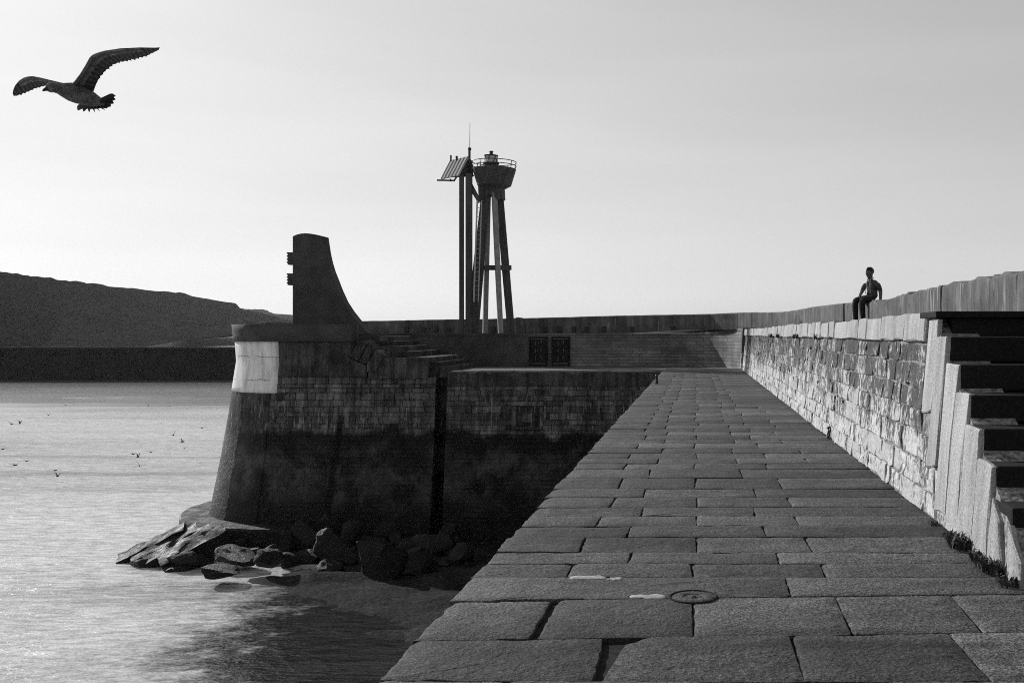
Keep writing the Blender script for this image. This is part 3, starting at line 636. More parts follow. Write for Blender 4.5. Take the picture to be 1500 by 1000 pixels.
# two low iron doors in the far wall
for px0, px1, lab in ((775, 802, 'left one of the two low dark iron doors in the far wall'), (808, 835, 'right one of the two low dark iron doors in the far wall')):
    D = 49.16; a = at(px0, 538, D); b = at(px1, 493, D); W = b.x - a.x; H = b.z - 0.0
    d = empty('iron_door', (a.x, D, 0.0)); tag(d, lab, 'door', 'iron doors')
    bm = bmesh.new(); box(bm, (0.05, -0.02, 0.04), (W - 0.05, 0.06, H - 0.05)); bm_obj('leaf', bm, M['door_iron'], d)
    bm = bmesh.new()
    for q in (((0, -0.07, 0), (0.06, 0.08, H)), ((W - 0.06, -0.07, 0), (W, 0.08, H)), ((0.06, -0.07, H - 0.06), (W - 0.06, 0.08, H))): box(bm, *q)
    bm_obj('frame', bm, M['door_iron'], d)
    for k in range(4):
        bm = bmesh.new(); z = 0.12 + k * (H - 0.25) / 3; box(bm, (0.09, -0.045, z), (W - 0.09, -0.022, z + 0.05)); bm_obj('strap', bm, M['concrete'] if k in (0, 3) else M['door_iron'], d)
    for k in range(3):
        for c in range(2):
            bm = bmesh.new(); z = 0.30 + k * 0.38 + c * 0.07; x = W * (0.36 + 0.3 * c); box(bm, (x - 0.022, -0.05, z), (x + 0.022, -0.022, z + 0.17)); bm_obj('vent_slot', bm, M['concrete'], d)

# ------------------------------------------------------------------ quay front wall and rounded bastion
def front_surface(s, z, d=0.0):
    o = 0.92 * (max(0.0, -z) / 6.6) ** 1.15
    return Vector((-10.6 + s, FY - o - d, z)), Vector((0, -1, 0))
BCX, BCY, BR = -17.4, 46.1, 3.7
OFF = [(-7.6, 1.12), (-6.6, 0.96), (-4.5, 0.56), (-2.0, 0.14), (-0.9, 0.0), (0.4, -0.19), (1.28, -0.13), (2.05, -0.05)]
def bast_surface(s, z, d=0.0):
    """s = 0 at the slot, running left along the front and then round the end"""
    o = interp(OFF, z) + d
    if s < 6.3: return Vector((-11.1 - s, FY - o, z)), Vector((0, -1, 0))
    a = -math.pi / 2 - (s - 6.3) / BR
    n = Vector((math.cos(a), math.sin(a), 0)); return Vector((BCX, BCY, z)) + n * (BR + o), n
def shell(surf, s0, s1, z0, z1, d, ns, nz, thick=0.0):
    verts, faces = [], []
    for i in range(ns + 1):
        s = s0 + (s1 - s0) * i / ns
        for j in range(nz + 1): verts.append(surf(s, z0 + (z1 - z0) * j / nz, d)[0])
    for i in range(ns):
        for j in range(nz):
            a = i * (nz + 1) + j; faces.append((a, a + 1, a + nz + 2, a + nz + 1))
    if thick:
        k = len(verts); verts += [surf(s0 + (s1 - s0) * (q // (nz + 1)) / ns, z0 + (z1 - z0) * (q % (nz + 1)) / nz, d - thick)[0] for q in range(k)]
        faces += [tuple(x + k for x in reversed(f)) for f in faces[:]]
        for i in range(ns):
            for j in (0, nz):
                a = i * (nz + 1) + j; b = a + nz + 1; faces.append((a, b, b + k, a + k) if j == 0 else (a, a + k, b + k, b))
        for i in (0, ns):
            for j in range(nz):
                a = i * (nz + 1) + j; b = a + 1; faces.append((a, a + k, b + k, b) if i == 0 else (a, b, b + k, a + k))
    return verts, faces
def courses(surf, s0, s1, zbot, ztop, seed, parent, skip=None, limit=298, flip=False):
    rr = random.Random(seed); z = ztop; out = []
    while z > zbot:
        h = rr.choice((0.17, 0.2, 0.24, 0.3)) * rr.uniform(0.95, 1.05); s = s0
        while s < s1 - 0.05:
            L = rr.choice((0.26, 0.36, 0.48, 0.62, 0.85)) * rr.uniform(0.9, 1.1); e = min(s + L, s1)
            if s1 - e < 0.15: e = s1
            if not (skip and skip((s + e) / 2, z - h / 2)):
                g = 0.011; q = [surf(s + g, z - h + g)[0], surf(e - g, z - h + g)[0], surf(e - g, z - g)[0], surf(s + g, z - g)[0]]
                n = surf((s + e) / 2, z - h / 2)[1]; out.append((q, n, rr.uniform(0.0, 0.02)))
            s = e
        z -= h
    fv, ff_ = [], []
    for i, (q, n, t) in enumerate(out):
        if flip: q = [q[1], q[0], q[3], q[2]]
        v, f = face_block(q, n, t + 0.010, rr, 0.012, 0.05, 0.012)
        if i < limit:
            c = sum(q, Vector()) / 4; mesh_obj('stone', [Vector(p) - c for p in v], f, M['tidal'], parent, loc=c - parent.location)
        else:
            k = len(fv); fv += [Vector(p) - parent.location for p in v]; ff_ += [tuple(x + k for x in g_) for g_ in f]
    if fv: tag(mesh_obj('lower_stonework', fv, ff_, M['tidal'], parent), kind='stuff')
fq = empty('quay_front_wall', (-6, 42, -3)); tag(fq, 'dark weed stained stone quay wall below the far platform', 'wall')
v, f = shell(front_surface, 0, 9.35, -7.6, -0.02, 0.0, 12, 20, 0.5); mesh_obj('core', [p - fq.location for p in v], f, M['tidal_core'], fq)
def skip_front(s, z):
    X = -10.6 + s
    return (-7.85 < X < -6.45 and -2.45 < z < -1.25)
v, f = shell(front_surface, 0.02, 9.3, -0.62, -0.03, 0.035, 24, 4, 0.1); mesh_obj('render_band', [p - fq.location for p in v], f, M['render'], fq)
courses(front_surface, 0, 9.35, -7.3, -0.63, 31, fq, skip_front)
# blocked niche with a stone frame
nv = lambda x, z, d: Vector((x, front_surface(0, z, d)[0].y, z)) - fq.location
def npart(name, x0, x1, z0, z1, d, mat, th=0.3):
    bm = bmesh.new(); pts = [nv(x0, z0, d), nv(x1, z0, d), nv(x1, z1, d), nv(x0, z1, d)]; prism(bm, pts, (0, th, 0)); bevel(bm, 0.012, 1); return bm_obj(name, bm, mat, fq)
npart('niche_panel', -7.62, -6.68, -2.3, -1.45, 0.004, M['tidal_core']); npart('niche_lintel', -7.85, -6.45, -1.44, -1.26, 0.10, M['tidal']); npart('niche_sill', -7.80, -6.5, -2.45, -2.31, 0.07, M['tidal'])
npart('niche_jamb', -7.82, -7.63, -2.3, -1.45, 0.05, M['tidal']); npart('niche_jamb', -6.67, -6.48, -2.3, -1.45, 0.05, M['tidal']); npart('niche_block', -7.35, -6.95, -2.15, -1.75, 0.03, M['tidal'])
# back of the dark ladder slot between bastion and quay wall
bm = bmesh.new(); box(bm, (-5.3, 1.1, -4.6), (-4.4, 1.4, 2.96)); bm_obj('slot_back', bm, M['tidal_core'], fq)
bas = empty('bastion', (-15, 44, -3)); tag(bas, 'round ended stone bastion flaring to its foot at the end of the pier', 'bastion')
SE = 6.3 + BR * R(165)
bl = lambda v: [p - bas.location for p in v]
v, f = shell(bast_surface, 0, SE, -7.6, -0.02, 0.0, 60, 24, 0.6); mesh_obj('core', bl(v), f, M['tidal_core'], bas)
v, f = shell(bast_surface, 3.5, SE, -0.25, 1.28, 0.02, 60, 8, 0.4); mesh_obj('render_coat', bl(v), f, M['render'], bas, smooth=True)
v, f = shell(bast_surface, 3.45, SE, 1.283, 2.02, 0.10, 60, 3, 0.55); mesh_obj('parapet_band', bl(v), f, M['monument'], bas, smooth=True)
v, f = shell(bast_surface, 6.78, 6.3 + BR * R(92), -0.92, 1.275, 0.045, 24, 10, 0.12); o = mesh_obj('painted_panel', bl(v), f, M['white'], bas, smooth=True); o['label'] = 'cracked white painted panel on the rounded end'
holes = [(-13.15, -12.85, -3.0, -2.3), (-12.72, -12.6, -3.0, -2.4)]
def skip_b(s, z):
    X = -11.1 - s
    return any(a < X < b and c < z < d_ for a, b, c, d_ in holes)
courses(bast_surface, 0, 7.06, -7.3, -0.24, 41, bas, skip_b, 298, True)
def end_surface(s_, z, d=0.0):
    p_, n_ = bast_surface(s_, z, d + 0.012 * mnoise.noise(Vector((s_ * 1.1, z * 0.9, 4))) + 0.006 * mnoise.noise(Vector((s_ * 4, z * 4, 9)))); return p_, n_
v, f = shell(end_surface, 7.05, SE, -7.6, -0.245, 0.035, 90, 70, 0.2); mesh_obj('drum_face', bl(v), f, M['render'], bas, smooth=True)
def foot_surface(s_, z, d=0.0):
    p_, n_ = bast_surface(s_, -7.0, d + 0.05 * mnoise.noise(Vector((s_ * 0.9, 0, 2))) + 0.03 * mnoise.noise(Vector((s_ * 3, z * 3, 2))) - max(0, z + 6.40) * 0.8)
    p_.z = z + 0.03 * mnoise.noise(Vector((s_ * 1.2, d * 2, 8))); return p_, n_
v, f = shell(foot_surface, 5.2, SE, -7.7, -6.32, 1.1, 90, 16, 2.2); mesh_obj('footing', bl(v), f, M['rock'], bas)
bm = bmesh.new()                                                      # solid fill and floor of the bastion
prism(bm, [(-14.7, FY + 0.5, -0.3), (-14.7, 49.2, -0.3)] + [tuple(bast_surface(6.3 + BR * R(a), 0.4, -0.35)[0].xy) + (-0.3,) for a in range(150, -1, -15)], (0, 0, 1.55)); bm_obj('floor', bm, M['concrete'], bas, loc=-bas.location)

# stairs from the platform up to the bastion
s2 = empty('bastion_stairs', (-13, 44, 0)); tag(s2, 'dark stone stairs rising left from the far platform to the bastion', 'stairs')
spec = [(-11.35, -10.75, 42.9, 0.20), (-11.62, -11.05, 42.7, 0.40), (-13.95, -11.42, 42.30, 0.60), (-14.05, -12.5, 42.75, 0.84), (-14.35, -13.05, 43.15, 1.07), (-14.6, -13.5, 43.55, 1.29), (-14.75, -13.95, 43.95, 1.50)]
for x0, x1, y0, zt in spec:
    bm = bmesh.new(); box(bm, (x0 + 13, y0 - 44, -0.3 if zt < 0.65 else zt - 0.26), (x1 + 13, 48.6 - 44, zt)); bevel(bm, 0.03, 2); bm_obj('step', bm, M['render'], s2)
bm = bmesh.new(); box(bm, (-14.7 + 13, 43.9 - 44, -0.3), (-13.6 + 13, 4.5, 1.0)); bm_obj('core', bm, M['tidal_core'], s2)
for poly in (((526, 498), (538, 503), (524, 529), (512, 523)), ((539, 503.5), (550, 511), (536, 533), (525.5, 529.5)), ((551, 511.5), (563, 521), (550, 545), (537, 545), (537, 533.5)), ((508, 522), (512, 524.5), (524, 530.5), (536.2, 534.5), (536.2, 552), (508, 552))):
    bm = bmesh.new(); prism(bm, [at(x, y, 42.24) - s2.location for x, y in reversed(poly)], (0, 1.7, 0)); bevel(bm, 0.025, 1); bm_obj('end_slab', bm, M['render'], s2)

# ------------------------------------------------------------------ curved concrete fin on the bastion
MD = 46.0
fin = empty('concrete_fin', at(470, 489, MD)); tag(fin, 'tall dark concrete fin with a sweeping curved edge standing on the bastion', 'monument')
prof = [(428.5, 500), (428.5, 346), (433, 344), (440, 342.2), (447, 341.6), (455, 342.2), (464, 343.8), (473.5, 346), (475, 358), (477, 370.7), (480, 384), (484, 397), (488.7, 408.7), (495, 425), (502.7, 441.6), (512, 456), (524, 471), (532, 480), (540, 489)]
bm = bmesh.new(); prism(bm, [at(x, y, MD) - fin.location for x, y in reversed(prof)], (0, 0.7, 0)); bmesh.ops.bevel(bm, geom=bm.edges[:], offset=0.02, segments=1, affect='EDGES'); bm_obj('slab', bm, M['monument'], fin)
for y0, y1 in ((369, 387), (400, 417)):
    pts = [(428.4, y1), (428.4, y0), (418, y0)]; n = 4
    for k in range(n):
        ya = y0 + (y1 - y0) * (k + 0.5) / n; yb = y0 + (y1 - y0) * (k + 1) / n; pts += [(418, ya), (419.3, ya), (419.3, yb), (418, yb)]
    bm = bmesh.new(); prism(bm, [at(x, y, MD) - fin.location + Vector((0, 0.15, 0)) for x, y in reversed(pts)], (0, 0.42, 0)); bm_obj('bracket', bm, M['monument'], fin)

# ------------------------------------------------------------------ light tower
TD = 52.0; TZ = 1.62
tw = empty('light_tower', (at(720, 489, TD).x, TD, TZ)); tag(tw, 'slender concrete harbour light tower with four splayed legs and a lantern bowl', 'tower')
def T(x, y, dd=0.0): return at(x, y, TD + dd) - tw.location
zc = lambda y: T(720, y).z
# legs; the two slim ones have sunlight painted into their colour
phi = R(20)
for k, (fx, tx, w0, w1, dy) in enumerate(((691.5, 712, .62, .42, -0.45), (710.5, 715, .24, .26, 0.95), (733.5, 724, .24, .26, -0.95), (749, 731, .38, .40, 0.45))):
    bm = bmesh.new(); b = T(fx, 489, dy); b.z = 0.0; t = T(tx, 280, dy * 0.3); bar(bm, b, t, w0, w0, (w1, w1), R(24) if k in (1, 2) else R(8)); bevel(bm, 0.02, 1); bm_obj('leg', bm, M['sunlit_leg'] if k in (1, 2) else M['tower'], tw)
bm = bmesh.new(); ctr = T(716, 300); prism(bm, [T(703, 274), T(737, 274), T(738, 292), T(731, 294), T(724, 287), T(717, 287), T(711, 298), T(704, 297)], (0, 0.9, 0))
for v in bm.verts: v.co.y -= 0.45
bm_obj('neck', bm, M['tower'], tw)
bm = bmesh.new(); pts = []
for (fx, dy) in ((702.5, -0.3), (726, -0.62), (747, 0.3), (713, 0.62), (702.5, -0.3)): pts.append(T(fx, 392, dy))
for a, b in zip(pts, pts[1:]): bar(bm, a, b, 0.22, 0.26)
bm_obj('ring_beam', bm, M['tower'], tw)
c0 = T(724, 489); cx = c0.x
bm = bmesh.new(); lathe(bm, [(0.45, zc(281)), (0.55, zc(277)), (0.87, zc(272)), (1.12, zc(248.5)), (1.12, zc(247.6)), (1.02, zc(247.6)), (0.95, zc(252)), (0.2, zc(252))], 28, (cx, 0, 0)); bm_obj('bowl', bm, M['tower'], tw)
bm = bmesh.new()
for zz in (zc(237.5), zc(243)): tube(bm, [(cx + 1.13 * math.cos(2*math.pi*k/32), 1.13 * math.sin(2*math.pi*k/32), zz) for k in range(33)], 0.022, 6, False)
bm_obj('handrail', bm, M['iron'], tw)
for k in range(8):
    a = 2 * math.pi * k / 8 + 0.3; bm = bmesh.new(); tube(bm, [(cx + 1.08 * math.cos(a), 1.08 * math.sin(a), zc(248.5)), (cx + 1.13 * math.cos(a), 1.13 * math.sin(a), zc(237.5))], 0.02, 6); bm_obj('rail_post', bm, M['iron'], tw)
lx = T(719.5, 489).x
bm = bmesh.new(); lathe(bm, [(0.36, zc(253)), (0.36, zc(241)), (0.42, zc(240.5)), (0.42, zc(239)), (0.30, zc(238.8))], 20, (lx, 0, 0)); bm_obj('lantern_base', bm, M['tower'], tw)
bm = bmesh.new(); lathe(bm, [(0.31, zc(238.7)), (0.31, zc(229.0))], 20, (lx, 0, 0)); bm_obj('lantern_glass', bm, M['lens'], tw)
bm = bmesh.new()
for k in range(6):
    a = 2 * math.pi * k / 6; tube(bm, [(lx + 0.325 * math.cos(a), 0.325 * math.sin(a), zc(238.7)), (lx + 0.325 * math.cos(a + 0.5), 0.325 * math.sin(a + 0.5), zc(229))], 0.02, 5)
bm_obj('glazing_bars', bm, M['iron'], tw)
bm = bmesh.new(); lathe(bm, [(0.36, zc(228.9)), (0.37, zc(227.6)), (0.12, zc(226.6)), (0.09, zc(225.5)), (0.09, zc(222.8)), (0.12, zc(222.4)), (0.10, zc(221.4))], 20, (lx, 0, 0)); bm_obj('lantern_cap', bm, M['iron'], tw)
# solar panel mast: two posts, frame, panel, antenna
for x0, x1, yy in ((673.2, 679.2, 256), (682.5, 691.5, 254)):
    bm = bmesh.new(); a = T((x0 + x1)/2, 489, -0.75); a.z = 0; b = T((x0 + x1)/2, yy, -0.75); wd = (x1 - x0) * TD / FPX; bar(bm, a, b, wd, 0.2); bevel(bm, 0.01, 1); bm_obj('mast_post', bm, M['tower'], tw)
bm = bmesh.new(); prism(bm, [T(690.8, 268, -.7), T(703.5, 292, -.7), T(700, 297, -.7), T(689, 279, -.7)], (0, 0.12, 0)); bm_obj('ladder_hood', bm, M['tower'], tw)
PC = [T(646, 262, -0.25), T(671.5, 256.5, -1.15), T(686, 228, 0), T(660, 235, 0.35)]
ex = (PC[1] - PC[0]); ey = (PC[3] - PC[0]); PC[2] = PC[0] + ex + ey; nn = ex.cross(ey).normalized(); nn = nn if nn.y < 0 else -nn
bm = bmesh.new(); prism(bm, PC, nn * -0.06); bm_obj('solar_panel', bm, M['pvglass'], tw)
pv = [o for o in tw.children if o.name.startswith('solar_panel')][0]
for k in range(6):
    bm = bmesh.new(); a = PC[0] + ex * (k / 5) + nn * 0.012; bar(bm, a, a + ey, 0.02, 0.02); bm_obj('panel_rib', bm, M['pvframe'], pv)
bm = bmesh.new()
for a, b in ((T(671.5, 257, -.3), T(692, 258.5, .2)), (T(686.5, 229, .1), T(692.5, 258, .2)), (T(640, 264, -1.3), T(666.5, 264.5, -1.0)), (T(660, 259, -.6), T(694, 257.5, .1)), (T(660, 262, -.9), T(660, 266, -.9)), (T(671, 256, -.3), T(665, 265, -1))): tube(bm, [a, b], 0.045, 6)
bm_obj('panel_frame', bm, M['iron'], tw)
bm = bmesh.new(); prism(bm, [T(672.5, 257, -.2), T(693, 257, .1), T(691.5, 236, .1), T(686.5, 230, .1)], (0, 0.08, 0)); bm_obj('battery_box', bm, M['tower'], tw)
bm = bmesh.new(); tube(bm, [T(687.6, 258, .05), T(687.6, 233, .05), T(687.6, 220, .05)], 0.065, 8); tube(bm, [T(687.6, 220, .05), T(688.2, 216.5, .05)], 0.09, 8); tube(bm, [T(688.1, 216.5, .05), T(688.4, 180, .05)], [0.018, 0.010], 6); bm_obj('antenna', bm, M['iron'], tw)
bm = bmesh.new(); tube(bm, [T(660.5, 236, -.8), T(660.5, 227.5, -.8)], 0.045, 6); bm_obj('sensor', bm, M['iron'], tw)
bm = bmesh.new(); lathe(bm, [(0.05, -0.12), (0.06, 0.02), (0.075, 0.03), (0.06, 0.09), (0.02, 0.11)], 10, T(669, 231.5, -.5)); bm_obj('sensor', bm, M['iron'], tw)
bm = bmesh.new()                                              # ladder on the front leg
A0, A1 = T(697.3, 442, -.9), T(702.3, 294, -.9); off = Vector((0.115, 0.0, 0))
tube(bm, [A0 - off, A1 - off], 0.045, 6); tube(bm, [A0 + off, A1 + off], 0.03, 6)
for k in range(22): q = A0.lerp(A1, (k + 0.5) / 22); tube(bm, [q - off, q + off], 0.014, 5)
bm_obj('ladder', bm, M['steel'], tw)
hr = empty('bent_pipe_rail', at(762, 474, 54.4)); tag(hr, 'small bent pipe rail beside the right foot of the light tower', 'rail')
bm = bmesh.new(); tube(bm, [(-0.35, 0, -0.55), (-0.35, 0, 0.22), (-0.22, 0, 0.33), (0.12, 0, 0.30), (0.25, 0, 0.12), (0.3, 0, -0.55)], 0.03, 6); bm_obj('pipe', bm, M['iron'], hr)

# ------------------------------------------------------------------ rocks at the foot of the bastion
def rock_px(x0, x1, y0, y1, seed, label, group=None, dyf=0.8, rot=None, D=None, flat=1.0):
    D = D or FPX * (EYE - SEA - 0.25) / (y1 - 489); wpx = D / FPX; c = at((x0 + x1) / 2, (y0 + y1) / 2, D + 0.3); rr = random.Random(seed)
    hh = ((y1 - y0) * wpx * 1.1 + 0.3) * flat; c.z = c.z + (y1 - y0) * wpx / 2 - hh / 2 + 0.03
    o = boulder('boulder', c, ((x1 - x0) * wpx * 1.08, (x1 - x0) * wpx * dyf, hh), rot or (rr.uniform(-.15, .15), rr.uniform(-.15, .15), rr.uniform(-.4, .4)), seed, M['rock'])
    return tag(o, label, 'rock', group)
GB = 'boulders at the foot of the bastion'
rock_px(455, 517, 781, 820, 12, 'large flat topped boulder with a lit upper face below the bastion', GB)
rock_px(406, 432, 776, 814, 13, 'upright slab like boulder left of the flat topped boulder', GB)
rock_px(424, 462, 760, 800, 14, 'rounded boulder touching the foot of the bastion wall', GB)
rock_px(474, 497, 755, 777, 15, 'small squarish pale rock against the bastion wall', GB, D=40.6)
rock_px(502, 527, 763, 784, 16, 'small pale rock resting behind the flat topped boulder', GB, D=39.6)
rock_px(545, 590, 763, 790, 17, 'tilted wedge shaped boulder leaning toward the quay wall', GB, rot=(0, -0.5, 0.2))
rock_px(518, 584, 788, 838, 18, 'biggest dark boulder near the middle of the rock pile', GB)
LR = 'dark boulder in the deep shade right of the rock pile'
for i, (a, b, c, d) in enumerate(((580, 615, 780, 812), (610, 660, 775, 812), (640, 676, 768, 796), (590, 640, 808, 836), (655, 690, 800, 826))): rock_px(a, b, c, d, 30 + i, LR, GB)
rock_px(320, 372, 800, 826, 40, 'low dark boulder between the tilted slabs and the flat topped boulder', GB, flat=0.75)
rock_px(366, 410, 806, 836, 41, 'low dark boulder in front of the bastion footing, right of the tilted slabs', GB, flat=0.6)
rock_px(250, 304, 806, 822, 42, 'low flat rock at the edge of the water', GB, 1.0, (0, 0.2, 0.2))
rock_px(296, 356, 830, 846, 43, 'low black rock lapped by water below the tilted slabs', GB, flat=0.6)
r7 = random.Random(61)
for i in range(26):
    x_ = 318 + 375 * (i + r7.random()) / 26; y_ = r7.uniform(800, 832) if i % 2 else r7.uniform(770, 800); D_ = FPX * 8.55 / (y_ - 489); sz = r7.uniform(0.45, 1.0)
    c_ = at(x_, y_, min(D_, 40.6)); c_.z = SEA + 0.16 + 0.12 * (D_ - 36) / 4
    tag(boulder('rubble_stone', c_, (sz, sz * 0.9, sz * 0.75), (r7.uniform(-.4, .4), r7.uniform(-.4, .4), r7.uniform(0, 6)), 200 + i, M['rock'], sub=1), 'small black stone in the wet rubble between the boulders below the bastion', 'stone', 'rubble below the bastion')
SLN = ['outermost of the tilted slab rocks, its end in the water', 'second of the tilted slab rocks counted from the water', 'third of the tilted slab rocks counted from the water', 'innermost of the tilted slab rocks, against the footing']
for i in range(4):
    c = at(226 + 20 * i, 803 + 1 * i, 39.0 - 0.3 * i); bm = bmesh.new(); rr = random.Random(50 + i)
    box(bm, (-1.25, -0.36, -0.32), (1.25, 0.36, 0.32)); bmesh.ops.subdivide_edges(bm, edges=bm.edges[:], cuts=6, use_grid_fill=True)
    for v in bm.verts: v.co += Vector((mnoise.noise(v.co * 1.7 + Vector((i * 7, 0, 0))), mnoise.noise(v.co * 1.9 + Vector((0, i * 5, 3))), mnoise.noise(v.co * 2.1 + Vector((3, 0, i * 9))))) * 0.11
    o = bm_obj('slab_rock', bm, M['rock'], None, False, c, (R(12), R(-24), R(22 + 6 * i))); tag(o, SLN[i], 'rock', 'tilted slab rocks')
for i, (x, y, D, s) in enumerate(((222, 826, 38.0, 1.3), (255, 832, 37.4, 1.4), (285, 818, 38.6, 1.6), (305, 800, 39.6, 1.5))):
    tag(boulder('boulder', at(x, y, D), (s, s * 0.9, 0.7), (0, 0, i), 60 + i, M['rock']), 'black wet rock packed under the tilted slab rocks', 'rock', 'rocks under the tilted slabs')

# ------------------------------------------------------------------ weeds along the foot of the wall
def weed(loc, h, n, seed, label, group, name='weed_clump'):
    rr = random.Random(seed); verts, faces = [], []
    for i in range(n):
        a = rr.uniform(0, 6.28); L = h * rr.uniform(0.5, 1.0); lean = rr.uniform(0.15, 0.9); w_ = h * rr.uniform(0.05, 0.12); b = Vector((rr.uniform(-.6, .6) * h, rr.uniform(-1, 1) * h, 0))
        d = Vector((math.cos(a), math.sin(a), 0)); s = Vector((-d.y, d.x, 0)); k = len(verts)
        p1 = b + d * L * lean * 0.4 + Vector((0, 0, L * 0.6)); p2 = b + d * L * lean + Vector((0, 0, L * (1 - 0.35 * lean)))
        verts += [b - s * w_ * 0.4, b + s * w_ * 0.4, p1 + s * w_, p1 - s * w_, p2 + s * w_ * 0.2, p2 - s * w_ * 0.2]; faces += [(k, k+1, k+2, k+3), (k+3, k+2, k+4, k+5)]
    return tag(mesh_obj(name, verts, faces, M['weed'], loc=loc), label, 'weed', group)
GW = 'weeds along the foot of the wall'
for i, (Y, h, n) in enumerate(((6.35, 0.10, 60), (6.7, 0.13, 80), (7.05, 0.09, 60), (7.45, 0.15, 110), (7.8, 0.08, 50), (8.35, 0.06, 40))):
    weed((XR - 0.05, Y, -0.01), h, n, 90 + i, ['small weeds rooted by the lowest stair slab', 'bushy weeds in front of the lower stair end slabs', 'short weeds between the two larger clumps by the stairs', 'tallest weed clump at the foot of the stair end slabs', 'low weeds just beyond the tallest weed clump', 'thin weeds where the stained wall meets the stair slabs'][i], GW)
for i, (Y, n) in enumerate(((17.5, 40), (21, 60), (25.5, 70), (28.0, 50))):
    weed(wp(Y, 1.50, 0.03), 0.14, n, 120 + i, 'dark tuft growing from the joint under the pale coping', 'tufts under the coping', 'wall_tuft')

# ------------------------------------------------------------------ big gull
def gull_big():
    GD = 6.0; k = GD / FPX; o0 = at(115, 140, GD)
    def P(x, y, d): return at(x, y, GD + d * k) - o0
    bm = bmesh.new(); b = Vector((-103, -110, 20)).normalized()
    spine = [(150, 151, 40, 4, 7), (139, 147.5, 28, 9, 10), (127, 142, 14, 12.5, 13), (114, 137.5, 0, 14.5, 14.5), (103, 134.5, -12, 13.5, 13), (94, 132, -22, 10.5, 10.5), (86, 129.8, -31, 7.6, 8), (79, 128.3, -38, 7.2, 7.4), (74, 128.6, -43, 6.9, 6.9), (70.8, 129.6, -46, 5.4, 5.4), (68.8, 130.3, -48, 2.9, 3.0), (65.4, 131.6, -51, 2.2, 1.9), (63.2, 132.9, -53, 1.3, 1.0), (62.4, 133.9, -53.6, 0.4, 0.4)]
    rings = []; n = 14
    for i, (x, y, d, rz, rx) in enumerate(spine):
        p = P(x, y, d); q0 = P(*spine[max(i-1, 0)][:3]); q1 = P(*spine[min(i+1, len(spine)-1)][:3]); t = (q1 - q0).normalized()
        a = t.cross(Vector((0, 0, 1))).normalized(); c = a.cross(t).normalized()
        rings.append([bm.verts.new(p + (a * math.cos(2*math.pi*j/n) * rx + c * math.sin(2*math.pi*j/n) * rz) * k) for j in range(n)])
    for i in range(len(rings) - 1):
        for j in range(n):
            f = bm.faces.new((rings[i][j], rings[i][(j+1) % n], rings[i+1][(j+1) % n], rings[i+1][j])); f.material_index = 1 if i >= 10 else 0; f.smooth = True
    bm.faces.new(rings[0][::-1]); bm.faces.new(rings[-1])
    def ribbon(lead, trail, dl, m_in, feathers, th=2.2):
        """wing between two edge lines; lead/trail lists of (x, y, depth)"""
        def samp(L, t):
            L = [Vector(p) for p in L]; ds = [0]
            for a, b_ in zip(L, L[1:]): ds.append(ds[-1] + (b_ - a).length)
            s = t * ds[-1]
            for i in range(len(L) - 1):
                if s <= ds[i+1] + 1e-6: return L[i].lerp(L[i+1], (s - ds[i]) / max(ds[i+1] - ds[i], 1e-6))
            return L[-1]
        N, C = feathers * 3, 6; top, bot = [], []; frr = random.Random(feathers)
        for i in range(N + 1):
            t = i / N; a, c = samp(lead, t), samp(trail, t)
            ph = i % 3
            ext = (1.0, 1.0 + frr.uniform(0.02, 0.09), 1.0 - frr.uniform(0.0, 0.06))[ph] if t > 0.12 else 1.0
            c = a + (c - a) * (1 + (ext - 1) * (0.4 + 1.2 * t))
            ra, rb = [], []
            for j in range(C + 1):
                u = j / C; q = a.lerp(c, u); thk = th * math.sin(math.pi * min(1, 0.12 + u * 0.88)) * (1 - 0.55 * t) + 0.25; cam_ = 4.0 * math.sin(math.pi * u) * (1 - 0.4 * t)
                ra.append(bm.verts.new(P(q.x, q.y - cam_ * 0.6 - thk * 0.5, q.z + thk * 0.6))); rb.append(bm.verts.new(P(q.x, q.y - cam_ * 0.6 + thk * 0.5, q.z - thk * 0.6)))
            top.append(ra); bot.append(rb)
        for S in (top, bot):
            for i in range(N):
                for j in range(C):
                    f = bm.faces.new((S[i][j], S[i+1][j], S[i+1][j+1], S[i][j+1])); f.smooth = True
                    f.material_index = (1 if i % 3 else 3) if (j >= 3 or i > N * 0.8) else (0 if j in (0, 2) else 3)
        for i in range(N):
            for j in (0, C): bm.faces.new((top[i][j], top[i+1][j], bot[i+1][j], bot[i][j])).material_index = 1
        for i in (0, N):
            for j in range(C): bm.faces.new((top[i][j], top[i][j+1], bot[i][j+1], bot[i][j])).material_index = 1
    ribbon([(101, 127, -16), (109, 119.5, -19), (117, 109, -25), (125, 96, -33), (131, 85, -39), (135, 81, -42), (142, 78, -47), (152, 75, -53), (175, 71.5, -66), (205, 70, -84), (234, 70.5, -100)],
           [(137, 134, 12), (141, 123, 4), (147, 112.5, -5), (154, 104, -14), (161, 98.5, -22), (167, 94.5, -28), (174, 91.5, -36), (184, 89.5, -46), (197, 87, -60), (216, 81.5, -80), (233, 73, -99)], 0, 0, 20)
    ribbon([(95, 124, -2), (86, 121.2, 4), (74, 118, 14), (61, 114.6, 25), (49, 112.3, 36), (42, 112.3, 42), (35, 114, 48), (28, 118.4, 54), (22, 125.5, 60), (19, 133, 64), (18.6, 138, 66)],
           [(102, 130, 14), (86, 128, 22), (75, 126.6, 28), (66, 126, 34), (58, 127.6, 42), (50, 130.2, 49), (43, 133.2, 55), (36, 136.2, 60), (30, 138.6, 64), (24, 140.4, 67), (20, 141, 68)], 0, 0, 14)
    # tail fan
    base = P(143, 148, 32); N = 11; web = []
